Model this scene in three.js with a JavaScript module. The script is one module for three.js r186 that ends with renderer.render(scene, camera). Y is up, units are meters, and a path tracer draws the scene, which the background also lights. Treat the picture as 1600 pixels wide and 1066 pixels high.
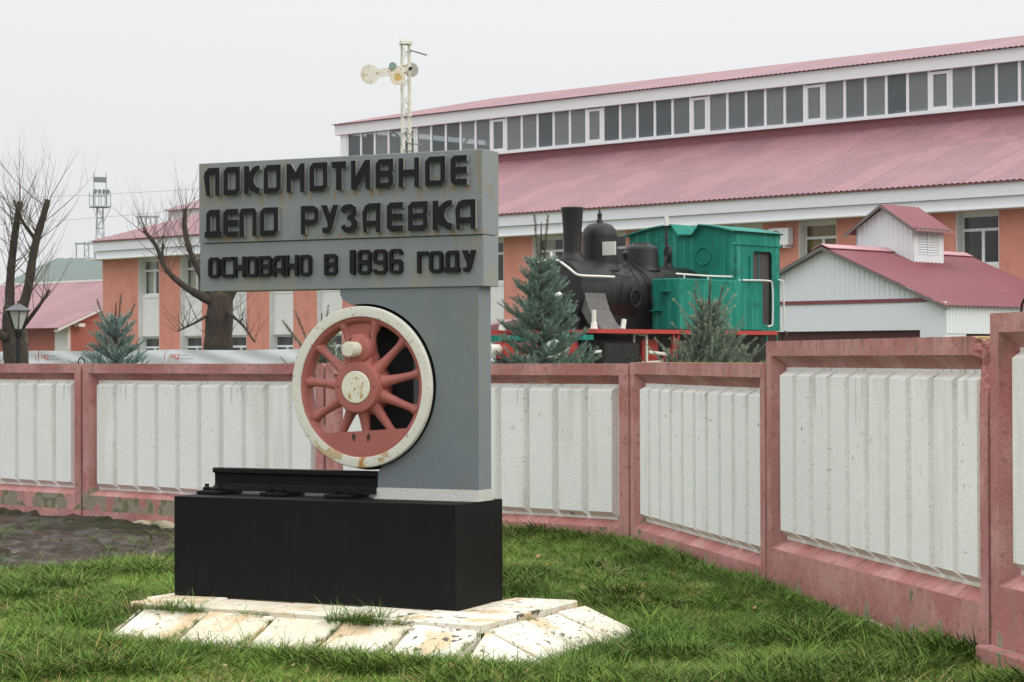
import * as THREE from 'three';
import { mergeGeometries, toCreasedNormals } from 'three/addons/utils/BufferGeometryUtils.js';
import { RoundedBoxGeometry } from 'three/addons/geometries/RoundedBoxGeometry.js';

// ---------------------------------------------------------------- camera, sky, sun, exposure
const scene = new THREE.Scene();
const EYE = 1.75;
const camera = new THREE.PerspectiveCamera(17.83, 1600 / 1066, 0.1, 3000);
camera.position.set(0, EYE, 0);
camera.rotation.set(THREE.MathUtils.degToRad(0.4435), 0, THREE.MathUtils.degToRad(-0.1894), 'YXZ');
scene.add(camera);

const renderer = new THREE.WebGLRenderer({ antialias: true });
renderer.setSize(1024, 682);
renderer.toneMapping = THREE.LinearToneMapping;
renderer.toneMappingExposure = 1.06;
renderer.shadowMap.enabled = true;

{ // overcast sky: brighter towards the zenith, as a standard overcast sky is
  const W = 256, H = 128, d = new Float32Array(W * H * 4);
  for (let j = 0; j < H; j++) {
    const up = Math.max(0, Math.sin(((j + 0.5) / H - 0.5) * Math.PI));
    for (let i = 0; i < W; i++) {
      const a = (i / W) * Math.PI * 2;
      const v = 0.75 * (1 + 1.95 * Math.pow(up, 1.5)) * (1 + 0.025 * Math.sin(a * 3 + up * 4) + 0.02 * Math.sin(a * 5 - up * 7 + 1));
      const k = (j * W + i) * 4;
      d[k] = v * 0.985; d[k + 1] = v * 1.0; d[k + 2] = v * 1.005; d[k + 3] = 1;
    }
  }
  const t = new THREE.DataTexture(d, W, H, THREE.RGBAFormat, THREE.FloatType);
  t.mapping = THREE.EquirectangularReflectionMapping; t.magFilter = THREE.LinearFilter; t.needsUpdate = true;
  scene.background = t; scene.environment = t;
}
const sun = new THREE.DirectionalLight(0xfff6ea, 1.25);
sun.position.set(50, 42, 12); sun.target.position.set(0, 0, -20);
sun.castShadow = true; sun.shadow.radius = 70; sun.shadow.mapSize.set(2048, 2048);
Object.assign(sun.shadow.camera, { left: -60, right: 60, top: 60, bottom: -60, near: 1, far: 250 });
scene.add(sun, sun.target);
scene.fog = new THREE.FogExp2(0xdfe4e6, 0.0002);

// ---------------------------------------------------------------- helpers
let _s = 1234567;
const rnd = () => { _s = (_s + 0x6d2b79f5) | 0; let t = Math.imul(_s ^ (_s >>> 15), 1 | _s); t = (t + Math.imul(t ^ (t >>> 7), 61 | t)) ^ t; return ((t ^ (t >>> 14)) >>> 0) / 4294967296; };
const R = (a, b) => a + (b - a) * rnd();
const seed = (n) => { _s = n * 7919 + 17; };
const clamp = (x, a = 0, b = 1) => Math.min(b, Math.max(a, x));
const sm = (a, b, x) => { const t = clamp((x - a) / (b - a)); return t * t * (3 - 2 * t); };
const mix = (a, b, t) => a + (b - a) * t;
const hash = (x, y) => { let h = Math.imul(x, 374761393) + Math.imul(y, 668265263); h = Math.imul(h ^ (h >>> 13), 1274126177); return ((h ^ (h >>> 16)) >>> 0) / 4294967296; };
const vnoise = (x, y) => {
  const ix = Math.floor(x), iy = Math.floor(y), fx = x - ix, fy = y - iy, u = fx * fx * (3 - 2 * fx), v = fy * fy * (3 - 2 * fy);
  return mix(mix(hash(ix, iy), hash(ix + 1, iy), u), mix(hash(ix, iy + 1), hash(ix + 1, iy + 1), u), v);
};
const fbm = (x, y, n = 4) => { let s = 0, a = 0.5, t = 0; for (let i = 0; i < n; i++) { s += a * vnoise(x, y); t += a; a *= 0.5; x = x * 2.03 + 11.3; y = y * 2.03 + 7.7; } return s / t; };
const tex = (w, h, fn, srgb = true) => {
  const d = new Uint8Array(w * h * 4);
  for (let j = 0; j < h; j++) for (let i = 0; i < w; i++) { const c = fn((i + 0.5) / w, (j + 0.5) / h), k = (j * w + i) * 4; d[k] = clamp(c[0], 0, 255); d[k + 1] = clamp(c[1], 0, 255); d[k + 2] = clamp(c[2], 0, 255); d[k + 3] = 255; }
  const t = new THREE.DataTexture(d, w, h); t.wrapS = t.wrapT = THREE.MirroredRepeatWrapping; t.magFilter = THREE.LinearFilter; t.minFilter = THREE.LinearFilter;
  if (srgb) t.colorSpace = THREE.SRGBColorSpace; t.needsUpdate = true; return t;
};
const blend = (a, b, t) => [mix(a[0], b[0], t), mix(a[1], b[1], t), mix(a[2], b[2], t)];
const phys = (color, roughness, specularIntensity, o = {}) => new THREE.MeshPhysicalMaterial({ color, roughness, specularIntensity, ...o });
const std = (color, roughness = 0.8, o = {}) => new THREE.MeshStandardMaterial({ color, roughness, ...o });

const used = {};
const numbered = (n) => { used[n] = (used[n] ?? -1) + 1; return used[n] ? n + '_' + String(used[n]).padStart(3, '0') : n; };
const shade = (o) => { o.castShadow = true; o.receiveShadow = true; return o; };
function thing(name, label, category, pos = [0, 0, 0], turn = 0, group) {
  const o = new THREE.Group(); o.name = numbered(name); o.position.set(...pos); o.rotation.y = turn;
  o.userData = { label, category }; if (group) o.userData.group = group; scene.add(o); return o;
}
function part(name, geo, mat, parent, label) { const m = shade(new THREE.Mesh(geo, mat)); m.name = name; parent.add(m); if (label) m.userData.label = label; return m; }
function structure(name, geo, mat) { const m = shade(new THREE.Mesh(geo, mat)); m.name = numbered(name); m.userData = { kind: 'structure' }; scene.add(m); return m; }
const G = (list) => { const l = list.map((g) => { const q = g.index ? g.toNonIndexed() : g; for (const k of Object.keys(q.attributes)) if (!['position', 'normal', 'uv'].includes(k)) q.deleteAttribute(k); q.clearGroups(); return q; }); return l.length === 1 ? l[0] : mergeGeometries(l); };
const box = (x0, x1, y0, y1, z0, z1) => uvm(new THREE.BoxGeometry(x1 - x0, y1 - y0, z1 - z0).translate((x0 + x1) / 2, (y0 + y1) / 2, (z0 + z1) / 2));
const rbox = (x0, x1, y0, y1, z0, z1, r = 0.006, s = 1) => uvm(new RoundedBoxGeometry(x1 - x0, y1 - y0, z1 - z0, s, r).translate((x0 + x1) / 2, (y0 + y1) / 2, (z0 + z1) / 2));
// uv in metres, box projection
function uvm(g, k = 1) {
  if (g.index) g = g.toNonIndexed();
  if (!g.attributes.normal) g.computeVertexNormals();
  const p = g.attributes.position, n = g.attributes.normal, uv = new Float32Array(p.count * 2);
  for (let i = 0; i < p.count; i++) {
    const ax = Math.abs(n.getX(i)), ay = Math.abs(n.getY(i)), az = Math.abs(n.getZ(i));
    let a, b; if (az >= ax && az >= ay) { a = p.getX(i); b = p.getY(i); } else if (ax >= ay) { a = p.getZ(i); b = p.getY(i); } else { a = p.getX(i); b = p.getZ(i); }
    uv[i * 2] = a * k; uv[i * 2 + 1] = b * k;
  }
  g.setAttribute('uv', new THREE.BufferAttribute(uv, 2)); return g;
}
const V = (x, y, z) => new THREE.Vector3(x, y, z);
function tube(points, radii, seg = 6, cap = true) { // points: Vector3[], radii: number | number[]
  const n = points.length, pos = [], idx = [], rr = (i) => (typeof radii === 'number' ? radii : radii[i]);
  let side = null;
  for (let i = 0; i < n; i++) {
    const d = (i === 0 ? points[1].clone().sub(points[0]) : i === n - 1 ? points[i].clone().sub(points[i - 1]) : points[i + 1].clone().sub(points[i - 1])).normalize();
    if (!side) side = Math.abs(d.y) < 0.9 ? V(0, 1, 0).cross(d).normalize() : V(1, 0, 0).cross(d).normalize();
    side = side.clone().sub(d.clone().multiplyScalar(side.dot(d))).normalize();
    const up = d.clone().cross(side);
    for (let k = 0; k < seg; k++) { const a = (k / seg) * Math.PI * 2, c = Math.cos(a) * rr(i), s = Math.sin(a) * rr(i); pos.push(points[i].x + side.x * c + up.x * s, points[i].y + side.y * c + up.y * s, points[i].z + side.z * c + up.z * s); }
  }
  for (let i = 0; i < n - 1; i++) for (let k = 0; k < seg; k++) { const a = i * seg + k, b = i * seg + ((k + 1) % seg); idx.push(a, b, a + seg, b, b + seg, a + seg); }
  if (cap) { const c0 = pos.length / 3; pos.push(points[0].x, points[0].y, points[0].z, points[n - 1].x, points[n - 1].y, points[n - 1].z); for (let k = 0; k < seg; k++) { idx.push(c0, (k + 1) % seg, k, c0 + 1, (n - 1) * seg + k, (n - 1) * seg + ((k + 1) % seg)); } }
  const g = new THREE.BufferGeometry(); g.setAttribute('position', new THREE.Float32BufferAttribute(pos, 3)); g.setIndex(idx); g.computeVertexNormals(); return uvm(g);
}
const bar = (a, b, r, seg = 6) => tube([V(...a), V(...b)], r, seg);
const smoothTube = (pts, r, n = 24, seg = 7) => { const c = new THREE.CatmullRomCurve3(pts.map((p) => V(...p))); return tube(c.getPoints(n), r, seg); };
const cyl = (r0, r1, h, seg = 24) => new THREE.CylinderGeometry(r1, r0, h, seg); // r0 bottom, r1 top
const quads = (list) => { // list of [a,b,c,d]
  const pos = []; for (const [a, b, c, d] of list) pos.push(...a, ...b, ...c, ...a, ...c, ...d);
  const g = new THREE.BufferGeometry(); g.setAttribute('position', new THREE.Float32BufferAttribute(pos, 3)); g.computeVertexNormals(); return uvm(g);
};
const poly = (pts, holes = []) => { const s = new THREE.Shape(pts.map((p) => new THREE.Vector2(...p))); s.holes = holes.map((h) => new THREE.Path(h.map((p) => new THREE.Vector2(...p)))); return s; };
const slabOf = (pts, z0, z1, holes) => uvm(new THREE.ExtrudeGeometry(poly(pts, holes), { depth: z1 - z0, bevelEnabled: false }).translate(0, 0, z0));
const arc = (cx, cy, r, a0, a1, n = 16) => Array.from({ length: n + 1 }, (_, i) => { const a = a0 + (a1 - a0) * i / n; return [cx + r * Math.cos(a), cy + r * Math.sin(a)]; });
const lathe = (prof, seg = 40) => new THREE.LatheGeometry(prof.map((p) => new THREE.Vector2(...p)), seg);

// ---------------------------------------------------------------- textures
const grain = tex(256, 256, (u, v) => { const n = 128 + 90 * (hash((u * 256) | 0, (v * 256) | 0) - 0.5) + 90 * (fbm(u * 40, v * 40, 2) - 0.5); return [n, n, n]; }, false);
const roughcast = tex(512, 512, (u, v) => { const n = 255 * fbm(u * 120, v * 120, 3); return [n, n, n]; }, false);
// pink frame paint, one texture = 4 m x 2 m; peel = how much bare concrete shows low down
function pinkTex(peel, sd) {
  return tex(1024, 512, (u, v) => {
    const x = u * 4, y = v * 2, f = fbm(x * 3 + sd, y * 3, 4), g = fbm(x * 22 + sd, y * 22, 3), s = fbm(x * 16 + sd * 3, y * 1.2, 3), q = hash((u * 1024) | 0, ((v * 512) | 0) + sd);
    let c = blend([194, 142, 137], [176, 113, 109], sm(0.3, 0.7, f));
    c = blend(c, [160, 124, 116], 0.5 * sm(0.5, 0.75, s));
    c = blend(c, [140, 90, 84], 0.45 * sm(0.68, 0.78, g));
    if (q > 0.965) c = blend(c, [112, 78, 70], 0.5);
    if (q < 0.05) c = blend(c, [205, 165, 158], 0.5);
    // stains and lichen in drips from the top edge
    const drip = fbm(x * 48 + sd, y * 7, 3);
    c = blend(c, [122, 98, 84], 0.6 * sm(0.62, 0.74, drip) * sm(1.45, 1.9, y));
    // bare grey concrete where the paint has flaked
    const lim = peel * (0.9 - y * 1.9) + 0.12, fl = fbm(x * 9 + sd * 2, y * 6.5, 4);
    if (fl < lim) { c = blend([158, 150, 134], [128, 120, 100], fbm(x * 30, y * 30, 3)); if (fbm(x * 12, y * 12, 3) > 0.58) c = blend(c, [92, 100, 60], 0.6); }
    else if (fl < lim + 0.03) c = blend(c, [190, 150, 144], 0.6);
    const n = 0.88 + 0.24 * q; return [c[0] * n, c[1] * n, c[2] * n];
  });
}
const pinkHeavy = pinkTex(0.6, 5), pinkLight = pinkTex(0.33, 41);
const whiteTex = tex(1024, 512, (u, v) => {
  const x = u * 4, y = v * 2, f = fbm(x * 2.2, y * 2.2, 4), g = fbm(x * 28, y * 28, 3), q = hash((u * 1024) | 0, ((v * 512) | 0) + 9);
  let c = blend([241, 241, 237], [233, 234, 230], f);
  c = blend(c, [212, 209, 198], 0.35 * sm(0.54, 0.74, fbm(x * 5 + 3, y * 0.9 + 5, 3)));
  c = blend(c, [160, 160, 152], 0.5 * sm(0.78, 0.84, g) * sm(0.45, 0.65, fbm(x * 3 + 9, y * 3, 2)));
  const d = fbm(x * 60, y * 2.2 + 20, 3) * sm(0.6, 1.6, y) * sm(0.35, 0.6, fbm(x * 2.2 + 77, 3, 2)); c = blend(c, [146, 144, 134], 0.3 * sm(0.55, 0.66, d));
  if (q > 0.992) c = blend(c, [120, 118, 108], 0.5);
  if (fbm(x * 7 + 31, y * 4 + 3, 3) > 0.87) c = [140, 143, 141];
  const n = 0.94 + 0.12 * q; return [c[0] * n, c[1] * n, c[2] * n];
});
const lichenTex = tex(512, 256, (u, v) => { const f = fbm(u * 30, v * 30, 4); let c = blend([168, 134, 96], [198, 164, 122], f); if (fbm(u * 50 + 9, v * 50, 3) > 0.6) c = [92, 92, 56]; if (fbm(u * 70, v * 70 + 3, 2) > 0.7) c = [120, 74, 58]; return c; });
const slabTex = tex(1024, 512, (u, v) => {
  const x = u * 4, y = v * 2, f = fbm(x * 3, y * 3, 4), g = fbm(x * 14, y * 14, 5) + 0.12 * (fbm(x * 60, y * 60, 2) - 0.5), q = hash((u * 1024) | 0, ((v * 512) | 0) + 77);
  let c = blend([238, 233, 218], [222, 212, 190], sm(0.35, 0.7, f));
  c = blend(c, [206, 176, 134], 0.7 * sm(0.56, 0.72, fbm(x * 4 + 7, y * 4 + 2, 4)));
  const w = g + 0.5 * (f - 0.5); if (w < 0.21) c = blend([116, 106, 94], [84, 76, 64], q); else if (w < 0.225) c = [190, 182, 166];
  const cr = Math.abs(fbm(x * 6 + 40, y * 6, 4) - 0.5); if (cr < 0.006) c = blend(c, [90, 82, 70], 0.7);
  const n = 0.95 + 0.1 * q; return [c[0] * n, c[1] * n, c[2] * n];
});
const soilTex = tex(512, 512, (u, v) => { const f = fbm(u * 40, v * 40, 4), g = fbm(u * 9, v * 9, 3), q = hash((u * 512) | 0, (v * 512) | 0); return blend(blend([62, 74, 34], [86, 88, 46], f), [88, 74, 50], 0.6 * sm(0.5, 0.7, g)).map((c) => c * (0.8 + 0.4 * q)); });
const mudTex = tex(512, 512, (u, v) => { const f = fbm(u * 36, v * 36, 4), q = hash((u * 512) | 0, (v * 512) | 0); return blend([42, 33, 27], [72, 59, 49], f).map((c) => c * (0.86 + 0.28 * q)); });
const mudRough = tex(256, 256, (u, v) => { const f = 255 * mix(0.5, 0.95, sm(0.3, 0.5, fbm(u * 14, v * 14, 4))); return [f, f, f]; }, false);
const barkTex = tex(256, 256, (u, v) => blend([44, 38, 33], [78, 69, 60], fbm(u * 44, v * 8, 4)).map((c) => c * (0.75 + 0.5 * hash((u * 256) | 0, (v * 256) | 0))));
const plasterTex = tex(512, 512, (u, v) => blend(blend([220, 150, 133], [207, 136, 118], fbm(u * 10, v * 10, 4)), [188, 124, 108], 0.3 * sm(0.54, 0.72, fbm(u * 24, v * 9, 4))).map((c) => c * (0.94 + 0.12 * hash((u * 512) | 0, (v * 512) | 0))));
const bwhiteTex = tex(256, 256, (u, v) => blend([238, 238, 236], [224, 224, 222], fbm(u * 8, v * 8, 4)).map((c) => c * (0.96 + 0.08 * hash((u * 256) | 0, (v * 256) | 0))));
const sheetTone = (u, v) => (0.95 + 0.1 * hash(Math.floor(u * 8), 5 + Math.floor(v * 3 + hash(Math.floor(u * 8), 9)))) * (Math.abs((u * 8) % 1) < 0.03 ? 0.9 : 1);
const roofTex = tex(1024, 512, (u, v) => { const k = sheetTone(u, v) * (0.94 + 0.12 * hash((u * 1024) | 0, (v * 512) | 0)); let c = blend([148, 106, 112], [139, 97, 103], fbm(u * 14, v * 7, 4)); c = blend(c, [134, 92, 97], 0.3 * sm(0.55, 0.72, fbm(u * 60, v * 5, 3))); return c.map((q) => q * k); });
const darkSteelTex = tex(512, 512, (u, v) => { const f = fbm(u * 8, v * 8, 4), s = fbm(u * 30, v * 2, 3); return blend(blend([17, 17, 18], [28, 28, 28], f), [58, 55, 52], 0.5 * sm(0.58, 0.75, s)).map((c) => c * (0.86 + 0.28 * hash((u * 512) | 0, (v * 512) | 0))); });
const blackPaintTex = tex(512, 512, (u, v) => { const f = fbm(u * 5, v * 5, 4), s = fbm(u * 40, v * 3, 3); let c = blend([24, 24, 25], [32, 32, 32], f); c = blend(c, [52, 51, 50], 0.35 * sm(0.6, 0.75, s)); const q = hash((u * 512) | 0, (v * 512) | 0); if (q > 0.9985) c = [170, 165, 155]; return c.map((k) => k * (0.9 + 0.2 * q)); });
const greenTex = tex(512, 512, (u, v) => { const s = fbm(u * 64, v * 2.2, 3), f = fbm(u * 10, v * 10, 4); let c = blend([4, 112, 97], [16, 128, 112], f); c = blend(c, [80, 160, 145], 0.6 * sm(0.52, 0.74, s)); c = blend(c, [30, 84, 74], 0.5 * sm(0.62, 0.74, fbm(u * 12 + 5, v * 12, 4))); return c.map((k) => k * (0.92 + 0.16 * hash((u * 512) | 0, (v * 512) | 0))); });
const redWheelTex = tex(512, 512, (u, v) => { const f = fbm(u * 6, v * 6, 4), g = fbm(u * 16 + 4, v * 16, 4); let c = blend([174, 104, 96], [158, 90, 83], f); if (g > 0.8) c = [54, 34, 30]; else if (g > 0.785) c = [140, 84, 50]; return c.map((k) => k * (0.9 + 0.2 * hash((u * 512) | 0, (v * 512) | 0))); });

const M = {
  pinkHeavy: std(0xffffff, 0.92, { map: pinkHeavy.clone(), bumpMap: roughcast, bumpScale: 0.002 }),
  pinkLight: std(0xffffff, 0.92, { map: pinkLight.clone(), bumpMap: roughcast, bumpScale: 0.002 }),
  fenceWhite: std(0xffffff, 0.95, { map: whiteTex.clone(), bumpMap: roughcast, bumpScale: 0.0012 }),
  lichen: std(0xffffff, 1, { map: lichenTex, bumpMap: roughcast, bumpScale: 0.008 }),
  rebar: std(0x2a2320, 0.8, { metalness: 0.3 }),
  footing: std(0xbcb29a, 1, { bumpMap: roughcast, bumpScale: 0.01 }),
  slab: std(0xffffff, 0.95, { map: slabTex.clone(), bumpMap: roughcast, bumpScale: 0.004 }),
  blackPaint: phys(0xa8a8a8, 0.65, 0.35, { map: blackPaintTex, bumpMap: roughcast, bumpScale: 0.0015 }),
  letterFace: phys(0x121314, 0.65, 0.5, { bumpMap: roughcast, bumpScale: 0.001 }),
  letterSide: std(0x868886, 0.7),
  wheelRed: std(0xffffff, 0.6, { map: redWheelTex, bumpMap: roughcast, bumpScale: 0.002 }),
  bark: std(0xffffff, 1, { map: barkTex, bumpMap: barkTex, bumpScale: 0.02 }),
  twig: std(0x5a4e46, 1),
  plaster: std(0xffffff, 0.95, { map: plasterTex }),
  bwhite: std(0xffffff, 0.9, { map: bwhiteTex }),
  fascia: std(0xe8eaef, 0.5),
  roof: std(0xffffff, 0.38, { map: roofTex }),
  shedRoof: std(0xffffff, 0.42, { map: tex(256, 256, (u, v) => blend([130, 62, 71], [118, 54, 62], fbm(u * 7, v * 7, 4)).map((c) => c * (0.93 + 0.14 * hash((u * 256) | 0, (v * 256) | 0)))) }),
  roofTrim: std(0x8a4a54, 0.5),
  pvc: std(0xe6e8ea, 0.4),
  glass: new THREE.MeshPhysicalMaterial({ color: 0xdfe6e6, roughness: 0.05, transmission: 1, thickness: 0, ior: 1.5 }),
  dirtyGlass: new THREE.MeshPhysicalMaterial({ color: 0xa9b3b8, roughness: 0.3, transmission: 0.72, thickness: 0, ior: 1.5 }),
  dark: std(0x1a1b1e, 0.9), interior: std(0x9a958c, 0.95), curtain: std(0xd8d4c4, 0.95), yellowCurtain: std(0xb08a3c, 0.95),
  steelGrey: std(0x7b8083, 0.6), white: std(0xdedcd2, 0.6),
  locoBlack: phys(0xffffff, 0.45, 0.7, { map: darkSteelTex, bumpMap: roughcast, bumpScale: 0.002 }),
  locoGreen: phys(0xffffff, 0.6, 0.45, { map: greenTex, bumpMap: roughcast, bumpScale: 0.0015 }),
  locoRed: std(0xb03a32, 0.55), locoWhite: std(0xd9d8d2, 0.5),
};
for (const m of [M.pinkHeavy, M.pinkLight, M.fenceWhite, M.slab]) m.map.repeat.set(0.25, 0.5);
for (const m of [M.pinkHeavy, M.pinkLight]) m.map.wrapT = THREE.RepeatWrapping;
for (const m of Object.values(M)) if (m.bumpMap === roughcast) { m.bumpMap = roughcast.clone(); m.bumpMap.repeat.set(1, 1); }
for (const m of [M.plaster, M.bwhite]) m.map.repeat.set(0.25, 0.25);
M.roof.map.repeat.set(0.125, 0.2); M.locoGreen.map.repeat.set(0.4, 0.4); M.shedRoof.map.repeat.set(0.25, 0.25);

// ---------------------------------------------------------------- ground
const ctrl = [[-5.0, -25.3, -0.08], [1.09, -20.1, 0.05], [1.88, -16.2, 0.05], [2.69, -12.3, 0.0], [-3.8, -24.1, -0.13], [-2, -22.6, -0.1], [-1.4, -13.7, -0.06], [-1.4, -12.5, -0.055], [-3, -13, -0.05], [0.6, -13.3, -0.05], [0.2, -12.4, -0.055], [0, -11, -0.05], [-7, -26.8, -0.07], [-4.5, -20, -0.1], [-4, -16.5, -0.03], [0, -17, 0.02], [8, -10, 0], [-10, -14, -0.05], [0, -40, -0.05], [20, -60, -0.05], [-20, -60, -0.05]];
const mudEdge = [[-30, 14.5], [-6.5, 16.9], [-4.2, 17.75], [-3.74, 18.1], [-3.5, 19.2], [-3.08, 19.65], [-2, 20.6], [-1.1, 21.9], [-0.9, 30]];
const mudDepth = (x) => { if (x > -0.9) return 99; for (let i = 1; i < mudEdge.length; i++) if (x < mudEdge[i][0]) { const [a, b] = mudEdge[i - 1], [c, d] = mudEdge[i]; return mix(b, d, clamp((x - a) / (c - a))); } return 99; };
const inMud = (x, z) => { const e = -z - mudDepth(x) + 0.5 * (fbm(x * 2.2 + 50, z * 2.2, 3) - 0.5); return sm(-0.12, 0.12, e); };
function groundY(x, z) {
  let s = 0, t = 0; for (const [a, b, h] of ctrl) { const w = 1 / (0.15 + ((x - a) ** 2 + (z - b) ** 2) ** 1.3); s += w * h; t += w; }
  let y = s / t;
  const near = sm(-32, -26, z) * (1 - sm(-9, -6, z)) ;
  y += near * 0.035 * (fbm(x * 1.4 + 20, z * 1.4, 3) - 0.5);
  const m = near * inMud(x, z);
  if (m > 0) { const w = x * 0.35 + z; // wheel ruts run along the fence
    y += m * (-0.03 + 0.2 * (0.5 - Math.abs(fbm(w * 3.4 + 4, x * 0.35, 3) - 0.5) * 3) * 0.6 + 0.07 * (fbm(x * 7, z * 7, 4) - 0.5)); }
  return y;
}
{
  const lines = (a, b, step, far) => { const l = []; for (let v = a; v <= b + 1e-6; v += step) l.push(v); const lo = [], hi = []; let d = step; for (let v = a - d; v > -far; d *= 1.5, v -= d) lo.unshift(v); d = step; for (let v = b + d; v < far; d *= 1.5, v += d) hi.push(v); return [-far, ...lo, ...l, ...hi, far]; };
  const xs = lines(-8, 4.6, 0.06, 900), zs = lines(-27.4, -9.6, 0.06, 1400), nx = xs.length, nz = zs.length;
  const P = new Float32Array(nx * nz * 3), U = new Float32Array(nx * nz * 2);
  for (let j = 0; j < nz; j++) for (let i = 0; i < nx; i++) { const k = j * nx + i; P[k * 3] = xs[i]; P[k * 3 + 1] = groundY(xs[i], zs[j]); P[k * 3 + 2] = zs[j]; U[k * 2] = xs[i] / 2; U[k * 2 + 1] = zs[j] / 2; }
  const idxL = [], idxM = [];
  for (let j = 0; j < nz - 1; j++) for (let i = 0; i < nx - 1; i++) {
    const a = j * nx + i, b = a + 1, c = a + nx, d = c + 1, x = (xs[i] + xs[i + 1]) / 2, z = (zs[j] + zs[j + 1]) / 2;
    const mud = z > -30 && z < -8 && Math.abs(x) < 30 && inMud(x, z) > 0.5;
    (mud ? idxM : idxL).push(a, c, b, b, c, d);
  }
  const mk = (idx) => { const g = new THREE.BufferGeometry(); g.setAttribute('position', new THREE.BufferAttribute(P, 3)); g.setAttribute('uv', new THREE.BufferAttribute(U, 2)); g.setIndex(idx); g.computeVertexNormals(); return g; };
  structure('ground', mk(idxL), std(0xffffff, 1, { map: soilTex, bumpMap: soilTex, bumpScale: 0.01 }));
  const mm = mk(idxM), col = new Float32Array(nx * nz * 3);
  for (let j = 0; j < nz; j++) for (let i = 0; i < nx; i++) { // moss growing in patches along the foot of the fence
    const k = (j * nx + i) * 3, x = xs[i], z = zs[j], dist = (x + 5.009) * Math.sin(-0.7042) * -1 + 0; const nd = -((x + 5.009) * -Math.sin(0.7042) + (-z - 25.2892) * -Math.cos(0.7042));
    const away = -nd, t = sm(0.5, 0.62, fbm(x * 3.5 + 8, z * 3.5, 4) + 0.22 * (1 - sm(0.1, 1.5, away)) - 0.08);
    col[k] = mix(1, 0.5, t); col[k + 1] = mix(1, 0.78, t); col[k + 2] = mix(1, 0.22, t);
  }
  mm.setAttribute('color', new THREE.BufferAttribute(col, 3));
  structure('mud_path', mm, std(0xffffff, 1, { map: mudTex, roughnessMap: mudRough, bumpMap: mudTex, bumpScale: 0.02, vertexColors: true }));
}

// ---------------------------------------------------------------- concrete fence
const jit = (x, y, z, k) => [k * (vnoise(x * 34 + z * 21, y * 34 + 5) - 0.5), k * (vnoise(x * 34 + 70, y * 34 + z * 21) - 0.5), k * (vnoise(x * 30 + 40, y * 30 + z * 33 + 9) - 0.5)];
function gridQuad(a, b, c, d, nu, nv, out, warp) {
  const at = (u, v) => { const p = [0, 1, 2].map((i) => mix(mix(a[i], b[i], u), mix(d[i], c[i], u), v)); return warp(p); };
  for (let j = 0; j < nv; j++) for (let i = 0; i < nu; i++) { const p = at(i / nu, j / nv), q = at((i + 1) / nu, j / nv), r = at((i + 1) / nu, (j + 1) / nv), s = at(i / nu, (j + 1) / nv); out.push(...p, ...q, ...r, ...p, ...r, ...s); }
}
const soup = (pos) => { const g = new THREE.BufferGeometry(); g.setAttribute('position', new THREE.Float32BufferAttribute(pos, 3)); g.computeVertexNormals(); return uvm(g); };
const PL = 3.964, STILE = 0.11, RAIL = 0.108, DEEP = 0.105;
const ribGeos = [];
for (let k = 0; k < 4; k++) { // four slightly different castings of a rib; front 0.255 wide, bevelled all round
  const h = 1.245, b = 0.17, f = 0.138, z0 = -0.118, z1 = -0.032, w = [0, 1, 2, 3].map(() => 0.004 * (hash(k, 3) - 0.5));
  const B = [[-b, 0], [b, 0], [b, h], [-b, h]].map((p) => [...p, z0]), T = [[-f + w[0], 0.062], [f, 0.06 + w[1]], [f + w[2], h - 0.05], [-f, h - 0.048]].map((p) => [...p, z1]);
  ribGeos.push(quads([[T[0], T[1], T[2], T[3]], [B[0], B[1], T[1], T[0]], [B[1], B[2], T[2], T[1]], [B[2], B[3], T[3], T[2]], [B[3], B[0], T[0], T[3]]]));
}
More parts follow.
